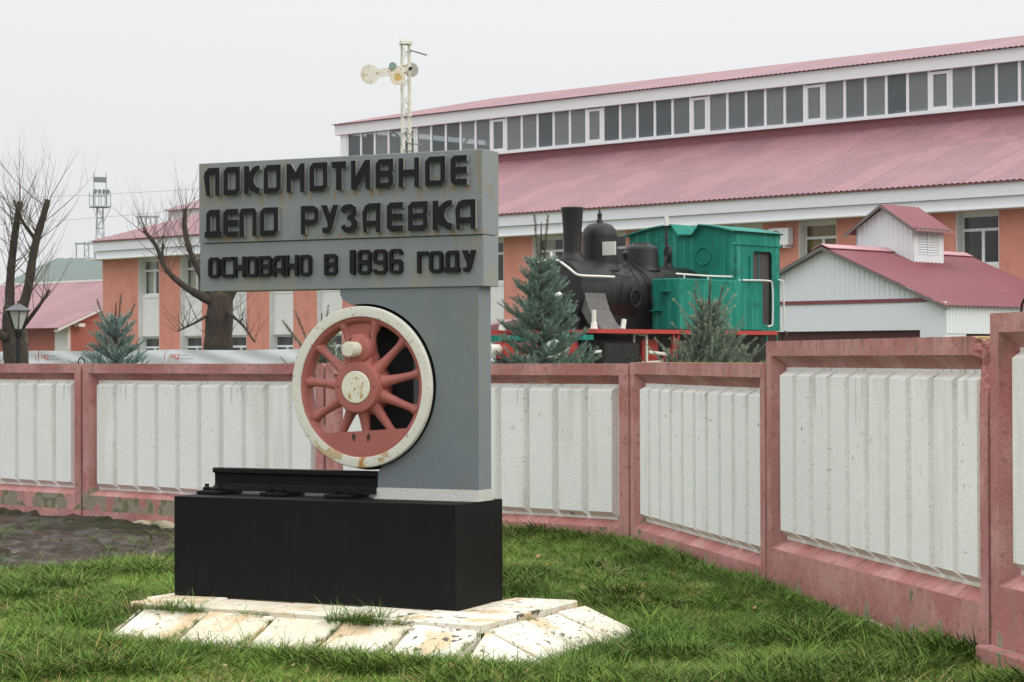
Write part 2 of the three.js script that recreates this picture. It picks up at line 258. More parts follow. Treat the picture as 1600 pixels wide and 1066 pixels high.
function fencePanel(P, ang, top, mat, label, dx, chip = 0) {
  const t = thing('concrete_fence_panel', label, 'fence panel', [P[0], 0, -P[1]], -ang, 'ribbed concrete panels of the fence');
  const y0 = -0.35, L = PL, x0 = 0.018, x1 = x0 + L, yl = top - 1.525, zb = -0.16;
  const warp = (p) => { const e = jit(p[0] + dx, p[1], p[2], 0.0028); let q = [p[0] + e[0], p[1] + e[1], p[2] + e[2]];
    if (chip) { const d = Math.hypot((x1 - p[0]) * 1.0, (top - p[1]) * 0.55); const a = chip * (1 - sm(0.05, 0.24, d)) * (0.25 + 1.1 * fbm(p[0] * 26, p[1] * 26 + p[2] * 20, 3)); q[0] -= a * 0.06; q[1] -= a * 0.035; q[2] -= a * 0.06; }
    return q; };
  const pos = [], tp = [];
  const ix0 = x0 + STILE, ix1 = x1 - STILE, iy0 = yl, iy1 = top - RAIL;           // inner edge at the front
  const jx0 = ix0 + 0.07, jx1 = ix1 - 0.07, jy0 = iy0 + 0.07, jy1 = iy1 - 0.088;  // and at the bottom of the recess
  const q = (a, b, c, d, nu, nv, o = pos) => gridQuad(a, b, c, d, nu, nv, o, warp);
  q([x0, iy1, 0], [x1, iy1, 0], [x1, top, 0], [x0, top, 0], 150, 5);
  q([x0, y0, 0], [x1, y0, 0], [x1, iy0, 0], [x0, iy0, 0], 60, 12);
  q([x0, iy0, 0], [ix0, iy0, 0], [ix0, iy1, 0], [x0, iy1, 0], 4, 48);
  q([ix1, iy0, 0], [x1, iy0, 0], [x1, iy1, 0], [ix1, iy1, 0], 4, 48);
  q([ix0, iy0, 0], [ix1, iy0, 0], [jx1, jy0, -DEEP], [jx0, jy0, -DEEP], 60, 3);
  q([jx0, jy1, -DEEP], [jx1, jy1, -DEEP], [ix1, iy1, 0], [ix0, iy1, 0], 100, 4);
  q([ix0, iy0, 0], [jx0, jy0, -DEEP], [jx0, jy1, -DEEP], [ix0, iy1, 0], 4, 40);
  q([jx1, jy0, -DEEP], [ix1, iy0, 0], [ix1, iy1, 0], [jx1, jy1, -DEEP], 4, 40);
  q([x0, y0, zb], [x0, y0, 0], [x0, top, 0], [x0, top, zb], 4, 40);
  q([x1, y0, 0], [x1, y0, zb], [x1, top, zb], [x1, top, 0], 4, 40);
  q([x1, y0, zb], [x0, y0, zb], [x0, top, zb], [x1, top, zb], 40, 20);
  q([x0, top, 0], [x1, top, 0], [x1, top, zb], [x0, top, zb], 150, 5, tp);
  const g = soup(pos), uv = g.attributes.uv; for (let i = 0; i < uv.count; i++) uv.setX(i, uv.getX(i) + dx);
  part('frame', g, mat, t);
  part('top_face', soup(tp), M.lichen, t, 'weathered tan top face with lichen');
  const back = [[jx0 - 0.005, jy0 - 0.005, -0.1], [jx1 + 0.005, jy0 - 0.005, -0.1], [jx1 + 0.005, jy1 + 0.005, -0.1], [jx0 - 0.005, jy1 + 0.005, -0.1]];
  const bg = quads([back]); for (let i = 0; i < bg.attributes.uv.count; i++) bg.attributes.uv.setX(i, bg.attributes.uv.getX(i) + dx); part('infill', bg, M.fenceWhite, t);
  const n = 10, pitch = (jx1 - jx0) / n;
  for (let k = 0; k < n; k++) {
    const v = (k * 7 + Math.round(dx * 10)) % 4, gg = ribGeos[v].clone(); gg.translate(jx0 + pitch * (k + 0.5), jy0 + 0.008, 0);
    const sc = (jy1 - jy0 - 0.016) / 1.245, pa = gg.attributes.position; for (let i = 0; i < pa.count; i++) pa.setY(i, jy0 + 0.008 + (pa.getY(i) - jy0 - 0.008) * sc);
    uvm(gg); const uu = gg.attributes.uv, pp = gg.attributes.position; for (let i = 0; i < uu.count; i++) uu.setXY(i, pp.getX(i) + dx + (k % 3) * 1.31, pp.getY(i));
    part('rib', gg, M.fenceWhite, t);
  }
  return t;
}
const loop = (parent, x, y, s = 1) => part('lifting_loop', smoothTube([[x - 0.05 * s, y - 0.03, -0.08], [x - 0.052 * s, y + 0.035 * s, -0.08], [x, y + 0.075 * s, -0.082], [x + 0.052 * s, y + 0.035 * s, -0.08], [x + 0.05 * s, y - 0.03, -0.08]], 0.008, 18, 6), M.rebar, parent);
{
  const A = [-5.009, 25.2892], C = [1.0878, 20.1095], D = [1.8856, 16.1899], E = [2.6904, 12.2717], a0 = 0.7042, c = Math.cos(a0), s = Math.sin(a0);
  const Z = [A[0] - 4 * c, A[1] + 4 * s], Y = [A[0] - 8 * c, A[1] + 8 * s], B = [A[0] + 4 * c, A[1] - 4 * s];
  fencePanel(Y, a0, 1.7, M.pinkHeavy, 'white ribbed concrete panel at the far end of the fence, past the street lantern', 2.2);
  const p0 = fencePanel(Z, a0, 1.7, M.pinkHeavy, 'white ribbed concrete fence panel with the street lantern standing behind it', 0.6);
  const p1 = fencePanel(A, a0, 1.697, M.pinkHeavy, 'white ribbed concrete panel with flaking pink base above the mud, left of the wheel', 1.7);
  const p2 = fencePanel(B, a0, 1.692, M.pinkLight, 'white ribbed concrete panel behind the grey pillar, ending at the fence corner', 3.1);
  const p3 = fencePanel(C, 1.37, 1.705, M.pinkLight, 'white ribbed concrete panel between the fence corner and the first raised panel', 0.9);
  const p4 = fencePanel(D, 1.3682, 1.866, M.pinkLight, 'raised white ribbed concrete panel with crumbling upper corner', 2.6, 1);
  const p5 = fencePanel(E, 1.3682, 1.992, M.pinkLight, 'tallest white ribbed concrete panel, standing after the crumbling corner', 0.2);
  loop(p0, 3.9, 1.7); loop(p2, 3.93, 1.69, 0.8); loop(p3, 0.06, 1.7, 0.7); loop(p4, 0.22, 1.86); loop(p5, 0.32, 1.99, 1.1); loop(p0, 2.0, 1.7, 0.8);
  seed(5);
  const foot = (parent, x0, x1, y0, y1, z) => { const pos = []; gridQuad([x0, y0, z], [x1, y0, z], [x1, y1, z - 0.03], [x0, y1, z - 0.03], 160, 6, pos, (p) => { const e = jit(p[0] * 0.3, p[1] * 0.3, 3, 0.06); return [p[0], p[1] + e[1], p[2] + e[2]]; }); gridQuad([x0, y1, z - 0.03], [x1, y1, z - 0.03], [x1, y1 + 0.015, -0.02], [x0, y1 + 0.015, -0.02], 160, 2, pos, (p) => { const e = jit(p[0] * 0.3, p[1] * 0.3, 3, 0.06); return [p[0], p[1] + e[1], p[2] + (p[2] > 0 ? e[2] : 0)]; }); part('footing', soup(pos), M.footing, parent, 'pale mortar footing'); };
  foot(p1, 1.0, 3.9, -0.25, -0.09, 0.09); foot(p4, 2.1, 3.9, -0.15, 0.02, 0.05); part('plinth_step', rbox(0.02, 3.95, -0.3, 0.13, 0.002, 0.1, 0.012, 2), M.pinkLight, p5);
}

// ---------------------------------------------------------------- monument with sign, wheel and rail
const MYAW = 0.4704, MO = [-0.361, 0, -13.738];
const greyTex = (w, h, px, sx, sy, streaks, sd) => { // painted steel; streaks: [x0, x1, y, length, strength] in metres
  const t = tex(px, Math.round(px * h / w), (u, v) => {
    const x = u * w, y = v * h, f = fbm(x * 4 + sd, y * 4, 4), q = hash((u * px) | 0, ((v * px) | 0) + sd), g = fbm(x * 150 + sd, y * 150, 2);
    let c = blend([134, 139, 141], [126, 132, 134], f); c = blend(c, [116, 120, 121], 0.45 * sm(0.6, 0.85, g));
    c = blend(c, [142, 138, 122], 0.5 * sm(0.56, 0.74, fbm(x * 7 + sd, y * 2.4, 3)));
    for (const [a, b, yt, len, k] of streaks) if (x > a && x < b && y < yt && y > yt - len) { const s = fbm(x * 190 + a * 31, y * 3 + a, 3), fade = 1 - sm(0.35, 1, (yt - y) / len); c = blend(c, [146, 104, 52], k * sm(0.46, 0.62, s) * fade); }
    if (q > 0.996) c = [86, 80, 72];
    return c.map((k) => k * (0.93 + 0.14 * q));
  });
  t.repeat.set(1 / w, 1 / h); t.offset.set(-sx / w, -sy / h); return t;
};
const mon = thing('railway_monument', 'grey monument sign with black letters and a red locomotive wheel on black pedestal', 'monument', MO, -MYAW);
const SX0 = -2.162, SX1 = 0.047, SB = -0.293, SD = 0.226;
// glyphs: outline (and holes) in a w x h box with stroke t
const K0 = (w, h, k, tl, tr, br, bl) => [[bl ? k : 0, 0], ...(br ? [[w - k, 0], [w, k]] : [[w, 0]]), ...(tr ? [[w, h - k], [w - k, h]] : [[w, h]]), ...(tl ? [[k, h], [0, h - k]] : [[0, h]]), ...(bl ? [[0, k]] : [])];
const rect = (x0, y0, x1, y1) => [[x0, y0], [x0, y1], [x1, y1], [x1, y0]];
const glyph = (ch, w, h, t, soft) => {
  const k = w * 0.2, ty = t, hole = (x0, y0, x1, y1) => { const c = Math.min(0.006, (x1 - x0) / 4); return [[x0, y0 + c], [x0, y1 - c], [x0 + c, y1], [x1 - c, y1], [x1, y1 - c], [x1, y0 + c], [x1 - c, y0], [x0 + c, y0]]; };
  switch (ch) {
    case 'О': return [K0(w, h, k, 1, soft, 1, soft), [hole(t, ty, w - t, h - ty)]];
    case 'Л': return [[[0.16 * w, 0], [0.16 * w + t * 0.95, 0], [0.1 * w + t, 0.62 * h], [0.14 * w + t, h - ty * 1.25], [w - t, h - ty * 1.05], [w - t, 0], [w, 0], [w, h], [0.3 * w, h], [0.07 * w, h * 0.86], [0, h * 0.7]]];
    case 'К': return [[[0, 0], [t * 1.05, 0], [t * 1.15, 0.24 * h], [0.6 * w, 0.07 * h], [0.82 * w, 0], [w, 0], [w, 0.2 * h], [0.8 * w, 0.25 * h], [0.66 * w, 0.36 * h], [0.6 * w, 0.5 * h], [0.66 * w, 0.66 * h], [0.8 * w, 0.78 * h], [w, 0.84 * h], [w, h], [0.82 * w, h], [0.6 * w, 0.95 * h], [t * 1.25, 0.78 * h], [t * 1.15, h], [0, h]]];
    case 'М': return [[[0, 0], [t, 0], [t, 0.47 * h], [w - t, 0.47 * h], [w - t, 0], [w, 0], [w, h], [w - t * 0.95, h], [w * 0.5, 0.7 * h], [t * 0.95, h], [0, h]]];
    case 'Т': return [[[0.5 * w - t * 0.62, 0], [0.5 * w + t * 0.62, 0], [0.5 * w + t * 0.62, 0.78 * h], [w, 0.78 * h], [w, h], [0, h], [0, 0.82 * h], [0.08 * w, 0.78 * h], [0.5 * w - t * 0.62, 0.76 * h]]];
    case 'И': return [[[0, 0], [t * 1.15, 0], [w - t, 0.5 * h], [w - t, 0], [w, 0], [w, h], [w - t * 1.15, h], [t, 0.46 * h], [t, h], [0, h]]];
    case 'В': return [[[0, 0], [w * 0.8, 0], [w, 0.14 * h], [w, 0.44 * h], [w * 0.93, 0.52 * h], [w, 0.6 * h], [w, soft ? 0.88 * h : h], ...(soft ? [[w * 0.8, h]] : []), [soft ? 0 : k, h], ...(soft ? [] : [[0, h - k]])], [hole(t * 1.05, ty, w - t, 0.41 * h), hole(t * 1.05, 0.6 * h, w - t, h - ty)]];
    case 'Н': return [[[0, 0], [t, 0], [t, 0.38 * h], [w - t, 0.38 * h], [w - t, 0], [w, 0], [w, h], [w - t, h], [w - t, 0.6 * h], [t, 0.6 * h], [t, h], [0, h]]];
    case 'Е': return [[[k, 0], [w, 0], [w, 0.2 * h], [t * 1.1, 0.2 * h], [t * 1.1, 0.39 * h], [w, 0.39 * h], [w, 0.61 * h], [t * 1.1, 0.61 * h], [t * 1.1, 0.8 * h], [w, 0.8 * h], [w, h], [k, h], [0, h - k], [0, k]]];
    case 'Д': return [[[0, 0], [w, 0], [w, 0.2 * h], [0.92 * w, 0.24 * h], [0.9 * w, h], [0.28 * w, h], [0.1 * w, 0.86 * h], [0.1 * w, 0.24 * h], [0, 0.2 * h]], [hole(0.1 * w + t * 0.95, 0.23 * h, 0.9 * w - t * 0.95, h - ty * 1.1)]];
    case 'П': return [[[0, 0], [t, 0], [t, h - ty * 1.05], [w - t, h - ty * 1.05], [w - t, 0], [w, 0], [w, h - k], [w - k * 0.6, h], [k * 0.6, h], [0, h - k]]];
    case 'Р': return [[[0, 0], [t, 0], [t, 0.33 * h], [0.68 * w, 0.33 * h], [0.9 * w, 0.42 * h], [w, 0.56 * h], [w, 0.8 * h], [0.9 * w, 0.93 * h], [0.7 * w, h], [0, h]], [hole(t, 0.52 * h, w - t, h - ty * 1.05)]];
    case 'У': return [[[0.1 * w, 0.04 * h], [0.3 * w, 0], [0.5 * w, 0.04 * h], [0.66 * w, 0.18 * h], [w, h], [0.7 * w, h], [0.52 * w, 0.68 * h], [0.36 * w, h], [0, h], [0.36 * w, 0.42 * h], [0.4 * w, 0.28 * h], [0.33 * w, 0.21 * h], [0.07 * w, 0.22 * h]]];
    case 'З': return [[[0, 0.78 * h], [0.1 * w, 0.93 * h], [0.33 * w, h], [0.63 * w, h], [0.88 * w, 0.9 * h], [0.95 * w, 0.7 * h], [0.82 * w, 0.53 * h], [w, 0.37 * h], [w, 0.2 * h], [0.82 * w, 0.05 * h], [0.5 * w, 0], [0.22 * w, 0.04 * h], [0, 0.22 * h], [0.24 * w, 0.32 * h], [0.38 * w, 0.21 * h], [0.56 * w, 0.21 * h], [0.66 * w, 0.32 * h], [0.56 * w, 0.43 * h], [0.4 * w, 0.45 * h], [0.4 * w, 0.6 * h], [0.56 * w, 0.64 * h], [0.62 * w, 0.73 * h], [0.54 * w, 0.81 * h], [0.4 * w, 0.8 * h], [0.26 * w, 0.68 * h]].reverse()];
    case 'А': return [[[0.06 * w, 0], [t * 1.1, 0], [t, 0.2 * h], [w - t, 0.2 * h], [w - t, 0], [w, 0], [w, h], [0.38 * w, h], [0.14 * w, 0.92 * h], [0, 0.68 * h]], [[[t, 0.4 * h], [t * 1.1, 0.68 * h], [0.5 * w, h - ty], [w - t, h - ty], [w - t, 0.4 * h]]]];
    case 'С': return [[[k, 0], [w, 0], [w, ty * 1.05], [t + k * 0.4, ty], [t, ty + k * 0.4], [t, h - ty - k * 0.4], [t + k * 0.4, h - ty], [w, h - ty], [w, h], [k, h], [0, h - k], [0, k]]];
    case 'Г': return [[[0, 0], [t, 0], [t, h - ty * 1.15], [w, h - ty * 1.15], [w, h], [0, h]]];
    case '1': return [[[0.35 * w, 0], [w, 0], [w, h], [0, h], [0, 0.1 * h]]];
    case '8': return [[[k, 0], [w - k, 0], [w, k], [w, 0.42 * h], [0.92 * w, 0.5 * h], [w, 0.58 * h], [w, h - k], [w - k, h], [k, h], [0, h - k], [0, 0.58 * h], [0.08 * w, 0.5 * h], [0, 0.42 * h], [0, k]], [hole(t, ty, w - t, 0.42 * h), hole(t, 0.59 * h, w - t, h - ty)]];
    case '9': return [[[k, 0], [w - k, 0], [w, k], [w, h - k], [w - k, h], [k, h], [0, h - k], [0, 0.52 * h], [k, 0.4 * h], [w - t, 0.4 * h], [w - t, ty], [t, ty], [t, 0.2 * h], [0, 0.2 * h], [0, k]], [hole(t, 0.55 * h, w - t, h - ty)]];
    case '6': return [[[k, 0], [w - k, 0], [w, k], [w, 0.46 * h], [w - k, 0.58 * h], [t, 0.58 * h], [t, h - ty], [w - t, h - ty], [w - t, 0.76 * h], [w, 0.76 * h], [w, h - k], [w - k, h], [k, h], [0, h - k], [0, k]], [hole(t, ty, w - t, 0.43 * h)]];
  }
};
function letters(text, spans, y0, y1, t, parent, zf, depth, side, soft) {
  let i = 0; for (const ch of text.replace(/ /g, '')) {
    const [a, b] = spans[i++], [o, hs] = glyph(ch, b - a, (ch === '1' || ch === '8' || ch === '9' || ch === '6' ? y1 + 0.022 : y1) - y0, t, soft);
    const g = new THREE.ExtrudeGeometry(poly(o, hs ?? []), { depth, bevelEnabled: false }); g.translate(a, y0, zf);
    part('letter', g, [M.letterFace, side], parent);
  }
}
{
  const x1 = [[-2.102, -1.971], [-1.938, -1.804], [-1.770, -1.643], [-1.611, -1.474], [-1.428, -1.284], [-1.245, -1.105], [-1.073, -0.959], [-0.922, -0.775], [-0.733, -0.599], [-0.559, -0.405], [-0.360, -0.211], [-0.172, -0.052]];
  const x2 = [[-2.096, -1.953], [-1.940, -1.819], [-1.807, -1.668], [-1.642, -1.496], [-1.315, -1.173], [-1.158, -1.022], [-1.006, -0.869], [-0.837, -0.696], [-0.649, -0.527], [-0.489, -0.341], [-0.305, -0.162], [-0.139, 0.010]];
  const x3 = [[-2.079, -1.989], [-1.972, -1.883], [-1.872, -1.778], [-1.773, -1.678], [-1.668, -1.566], [-1.557, -1.460], [-1.452, -1.354], [-1.342, -1.248], [-1.144, -1.047], [-0.944, -0.908], [-0.886, -0.785], [-0.766, -0.665], [-0.644, -0.546], [-0.432, -0.354], [-0.343, -0.245], [-0.232, -0.119], [-0.099, -0.006]];
  seed(11);
  const st = []; for (const [a, b] of x1) { st.push([a - 0.01, a + 0.03, 2.868, R(0.05, 0.1), R(0.3, 0.75)], [b - 0.03, b + 0.015, 2.868, R(0.06, 0.12), R(0.35, 0.85)]); }
  for (const [a, b] of x2) { st.push([a - 0.005, a + 0.03, 2.58, 0.05, R(0.3, 0.9)], [b - 0.03, b + 0.01, 2.58, 0.05, R(0.3, 0.9)]); }
  st.push([0.0, 0.04, 3.09, 0.5, 0.35], [-1.96, -1.9, 2.6, 0.06, 0.9], [-0.33, -0.24, 2.93, 0.03, 0.9]);
  const up = greyTex(2.4, 0.6, 2048, SX0, 2.5, st.map(([a, b, y, l, k]) => [a - SX0, b - SX0, y - 2.5, l, k]), 3);
  const low = greyTex(2.4, 0.6, 1024, SX0, 2.2, [[2.0, 2.2, 0.33, 0.2, 0.2]], 9), pil = greyTex(1.2, 1.6, 768, -1.1, 0.8, [], 21);
  const mk = (map) => std(0xffffff, 0.75, { map, bumpMap: grain, bumpScale: 0.0004 });
  const mU = mk(up), mL = mk(low), mP = mk(pil); mP.color.set(0xdde4e9);
  const u = part('sign_panel', rbox(SX0, SX1, 2.546, 3.096, SB - SD, SB, 0.005, 2), mU, mon, 'upper sign box with rust stains under its letters');
  const l = part('sign_panel', rbox(SX0, SX1 - 0.001, 2.213, 2.5425, SB - SD + 0.002, SB - 0.012, 0.005, 2), mL, mon, 'lower sign box with the founding year');
  letters('ЛОКОМОТИВНОЕ', x1, 2.868, 3.059, 0.036, u, SB + 0.001, 0.027, M.letterSide);
  letters('ДЕПО РУЗАЕВКА', x2, 2.581, 2.772, 0.036, u, SB + 0.001, 0.027, M.letterSide);
  letters('ОСНОВАНО В 1896 ГОДУ', x3, 2.305, 2.446, 0.0215, l, SB - 0.011, 0.024, M.letterFace, 1);
  // pedestal
  const ped = new THREE.BoxGeometry(2.165, 0.673, 0.652, 1, 1, 1); const pa = ped.attributes.position; for (let i = 0; i < pa.count; i++) if (pa.getY(i) < 0) { pa.setX(i, pa.getX(i) * 1.003); }
  const pg = rbox(-2.165, 0, 0.155, 0.823, -0.652, 0, 0.006, 2);
  part('pedestal', pg, M.blackPaint, mon, 'black painted concrete block');
  part('pedestal_base', box(-2.12, -0.045, 0.1, 0.16, -0.61, -0.045), M.footing, mon);
  // pillar with round cut-out for the wheel
  const WC = [-0.86, 1.56], PF = -0.318, PB = -0.492;
  const cut = arc(WC[0] + 0.002, WC[1] + 0.006, 0.546, Math.PI * 0.555, -Math.PI * 0.42, 40);
  const outline = [[0.0, 0.83], [0.0, 2.2125], [-1.043, 2.2125], [-1.04, 2.17], [-1.02, 2.14], [-0.985, 2.122], ...cut, [-0.754, 1.0], [-0.754, 0.83]];
  part('pillar', slabOf(outline, PB, PF), mP, mon);
  part('pillar', box(-0.565, -0.3, 0.95, 2.1, PB + 0.004, PB + 0.024), mP, mon);
  part('back_plate', box(-0.965, -0.567, 1.04, 2.115, PB - 0.012, PB + 0.006), M.dark, mon, 'dark steel plate behind the wheel');
  const sk = (x0, x1, y0, y1, z0, z1, e) => { const b = [[x0 - e, y0, z1 + e], [x1 + e * 0.2, y0, z1 + e], [x1 + e * 0.2, y0, z0 - e], [x0 - e, y0, z0 - e]], t = [[x0 - 0.002, y1, z1 + 0.003], [x1 + 0.003, y1, z1 + 0.003], [x1 + 0.003, y1, z0 - 0.003], [x0 - 0.002, y1, z0 - 0.003]]; return quads([[b[0], b[1], t[1], t[0]], [b[1], b[2], t[2], t[1]], [b[2], b[3], t[3], t[2]], [b[3], b[0], t[0], t[3]], [t[0], t[1], t[2], t[3]]]); };
  part('pillar_foot', sk(-0.754, 0, 0.8232, 0.897, PB, PF, 0.024), std(0xb6b7b1, 0.9, { bumpMap: M.slab.bumpMap, bumpScale: 0.004 }), mon, 'pale mortar skirt with chips');
  // rail
  const rail = [[-0.07, 0], [0.07, 0], [0.07, 0.012], [0.014, 0.03], [0.008, 0.045], [0.008, 0.105], [0.012, 0.115], [0.035, 0.122], [0.035, 0.145], [0.028, 0.152], [-0.028, 0.152], [-0.035, 0.145], [-0.035, 0.122], [-0.012, 0.115], [-0.008, 0.105], [-0.008, 0.045], [-0.014, 0.03], [-0.07, 0.012]];
  const rz = -0.335, ry = 0.851;
  const rg = uvm(new THREE.ExtrudeGeometry(poly(rail), { depth: 1.303, bevelEnabled: false }).rotateY(Math.PI / 2).translate(-2.058, ry, rz));
  const rl = part('rail', rg, M.blackPaint, mon);
  for (const x of [-2.02, -1.51, -1.0]) {
    part('tie_plate', rbox(x - 0.1, x + 0.1, 0.8235, ry - 0.001, rz - 0.13, rz + 0.14, 0.008), M.blackPaint, rl);
    for (const sx of [-0.05, 0.05]) for (const sz of [-0.085, 0.085]) { part('rail_clip', G([rbox(x + sx - 0.022, x + sx + 0.022, ry + 0.001, ry + 0.022, rz + sz - 0.02, rz + sz + 0.02, 0.005), new THREE.CylinderGeometry(0.014, 0.016, 0.02, 6).translate(x + sx, ry + 0.034, rz + sz)]), M.blackPaint, rl); }
  }
  // wheel
  const w = new THREE.Group(); w.name = 'locomotive_wheel'; w.position.set(WC[0], WC[1], -0.27); mon.add(w); w.userData.label = 'red spoked locomotive wheel with white tyre';
  const L = (prof, seg = 72) => lathe(prof, seg).rotateX(Math.PI / 2); // lathe axis y -> z (front = +z)
  const tyreTex = tex(512, 512, (a, b) => { const x = a - 0.5, y = b - 0.5, f = fbm(a * 12, b * 12, 4), q = hash((a * 512) | 0, (b * 512) | 0); let c = blend([222, 220, 208], [206, 204, 194], f); if (fbm(a * 60, b * 60, 3) > 0.77) c = [150, 138, 122]; const st = Math.abs(x - 0.012 + 0.008 * Math.sin(b * 60)); if (y < -0.4 && st < 0.022) c = blend(c, [176, 112, 40], st < 0.008 ? 0.9 : 0.5 * fbm(a * 200, b * 12, 2) * 2); if (y < -0.3 && f > 0.62) c = blend(c, [176, 132, 70], 0.5); return c.map((k) => k * (0.95 + 0.1 * q)); });
  const planar = (g, r) => { g = g.index ? g.toNonIndexed() : g; const p = g.attributes.position, uv = new Float32Array(p.count * 2); for (let i = 0; i < p.count; i++) { uv[i * 2] = p.getX(i) / (2 * r) + 0.5; uv[i * 2 + 1] = p.getY(i) / (2 * r) + 0.5; } g.setAttribute('uv', new THREE.BufferAttribute(uv, 2)); return g; };
  part('tyre', planar(L([[0.466, -0.02], [0.466, -0.004], [0.47, 0], [0.528, 0], [0.535, -0.006], [0.536, -0.03]], 96), 0.54), std(0xffffff, 0.7, { map: tyreTex }), w, 'white painted tyre');
  part('tread', uvm(L([[0.536, -0.03], [0.538, -0.1], [0.55, -0.112], [0.552, -0.128], [0.545, -0.14], [0.47, -0.14], [0.466, -0.02]], 96)), M.blackPaint, w, 'black tread and flange');
  part('rim', uvm(L([[0.465, -0.008], [0.455, -0.016], [0.442, -0.018], [0.43, -0.03], [0.425, -0.06], [0.43, -0.11], [0.465, -0.12]], 96)), M.wheelRed, w);
  for (let k = 0; k < 11; k++) {
    const a = THREE.MathUtils.degToRad(12.0 + k * 360 / 11), n = 10, pts = [], ra = [];
    for (let i = 0; i <= n; i++) { const s = i / n, r = mix(0.1, 0.445, s); pts.push(V(r * Math.cos(a), r * Math.sin(a), mix(-0.03, -0.062, s))); ra.push(mix(0.042, 0.026, sm(0, 0.75, s)) + 0.022 * sm(0.82, 1, s) + 0.02 * (1 - sm(0, 0.35, s))); }
    const g = tube(pts, ra, 14); part('spoke', uvm(g), M.wheelRed, w);
  }
  part('hub', uvm(L([[0, -0.14], [0.17, -0.14], [0.19, -0.09], [0.185, -0.04], [0.168, -0.02], [0.168, 0.045], [0.162, 0.052], [0.112, 0.054], [0.11, 0.05], [0, 0.05]], 64)), M.wheelRed, w);
  const capTex = tex(256, 256, (a, b) => { const f = fbm(a * 10, b * 10, 4), s = fbm(a * 26, b * 5 + 9, 3); let c = blend([226, 224, 210], [212, 208, 192], f); const r = Math.hypot(a - 0.5, b - 0.45); if (s > 0.55 && r < 0.36) c = blend(c, [178, 138, 70], 0.75 * sm(0.55, 0.66, s)); if (r < 0.025) c = [70, 56, 40]; return c; });
  part('hub_cap', planar(L([[0, 0.064], [0.1, 0.064], [0.107, 0.058], [0.107, 0.05]], 48), 0.11), std(0xffffff, 0.7, { map: capTex }), w, 'white hub cap with rust stains');
  const ca = THREE.MathUtils.degToRad(93.8), cr = 0.25, cx = cr * Math.cos(ca), cy = cr * Math.sin(ca);
  part('crank_boss', uvm(L([[0.1, -0.09], [0.112, -0.06], [0.1, 0.012], [0.085, 0.03], [0, 0.032]], 40).translate(cx, cy, 0)), M.wheelRed, w);
  const web = [[-0.16, 0.02], [0.16, 0.02], [0.1, cr], [0.095, 0.43], [-0.12, 0.43], [-0.12, cr]].map(([x, y]) => [x * Math.sin(ca) + y * Math.cos(ca), -x * Math.cos(ca) + y * Math.sin(ca)]);
  part('crank_web', slabOf(web, -0.085, -0.045), M.wheelRed, w);
  const pin = part('crank_pin', uvm(L([[0.05, -0.01], [0.05, 0.125], [0.045, 0.13], [0, 0.13]], 36).translate(cx, cy, 0)), std(0xd6d3c2, 0.7, { bumpMap: M.slab.bumpMap, bumpScale: 0.003 }), w, 'white crank pin');
  const ch = -0.29, ha = Math.acos(-ch / 0.455), cd = ca + Math.PI; const seg = arc(0, 0, 0.455, cd - ha, cd + ha, 40);
  part('counterweight', slabOf(seg, -0.1, -0.012), M.wheelRed, w);
}

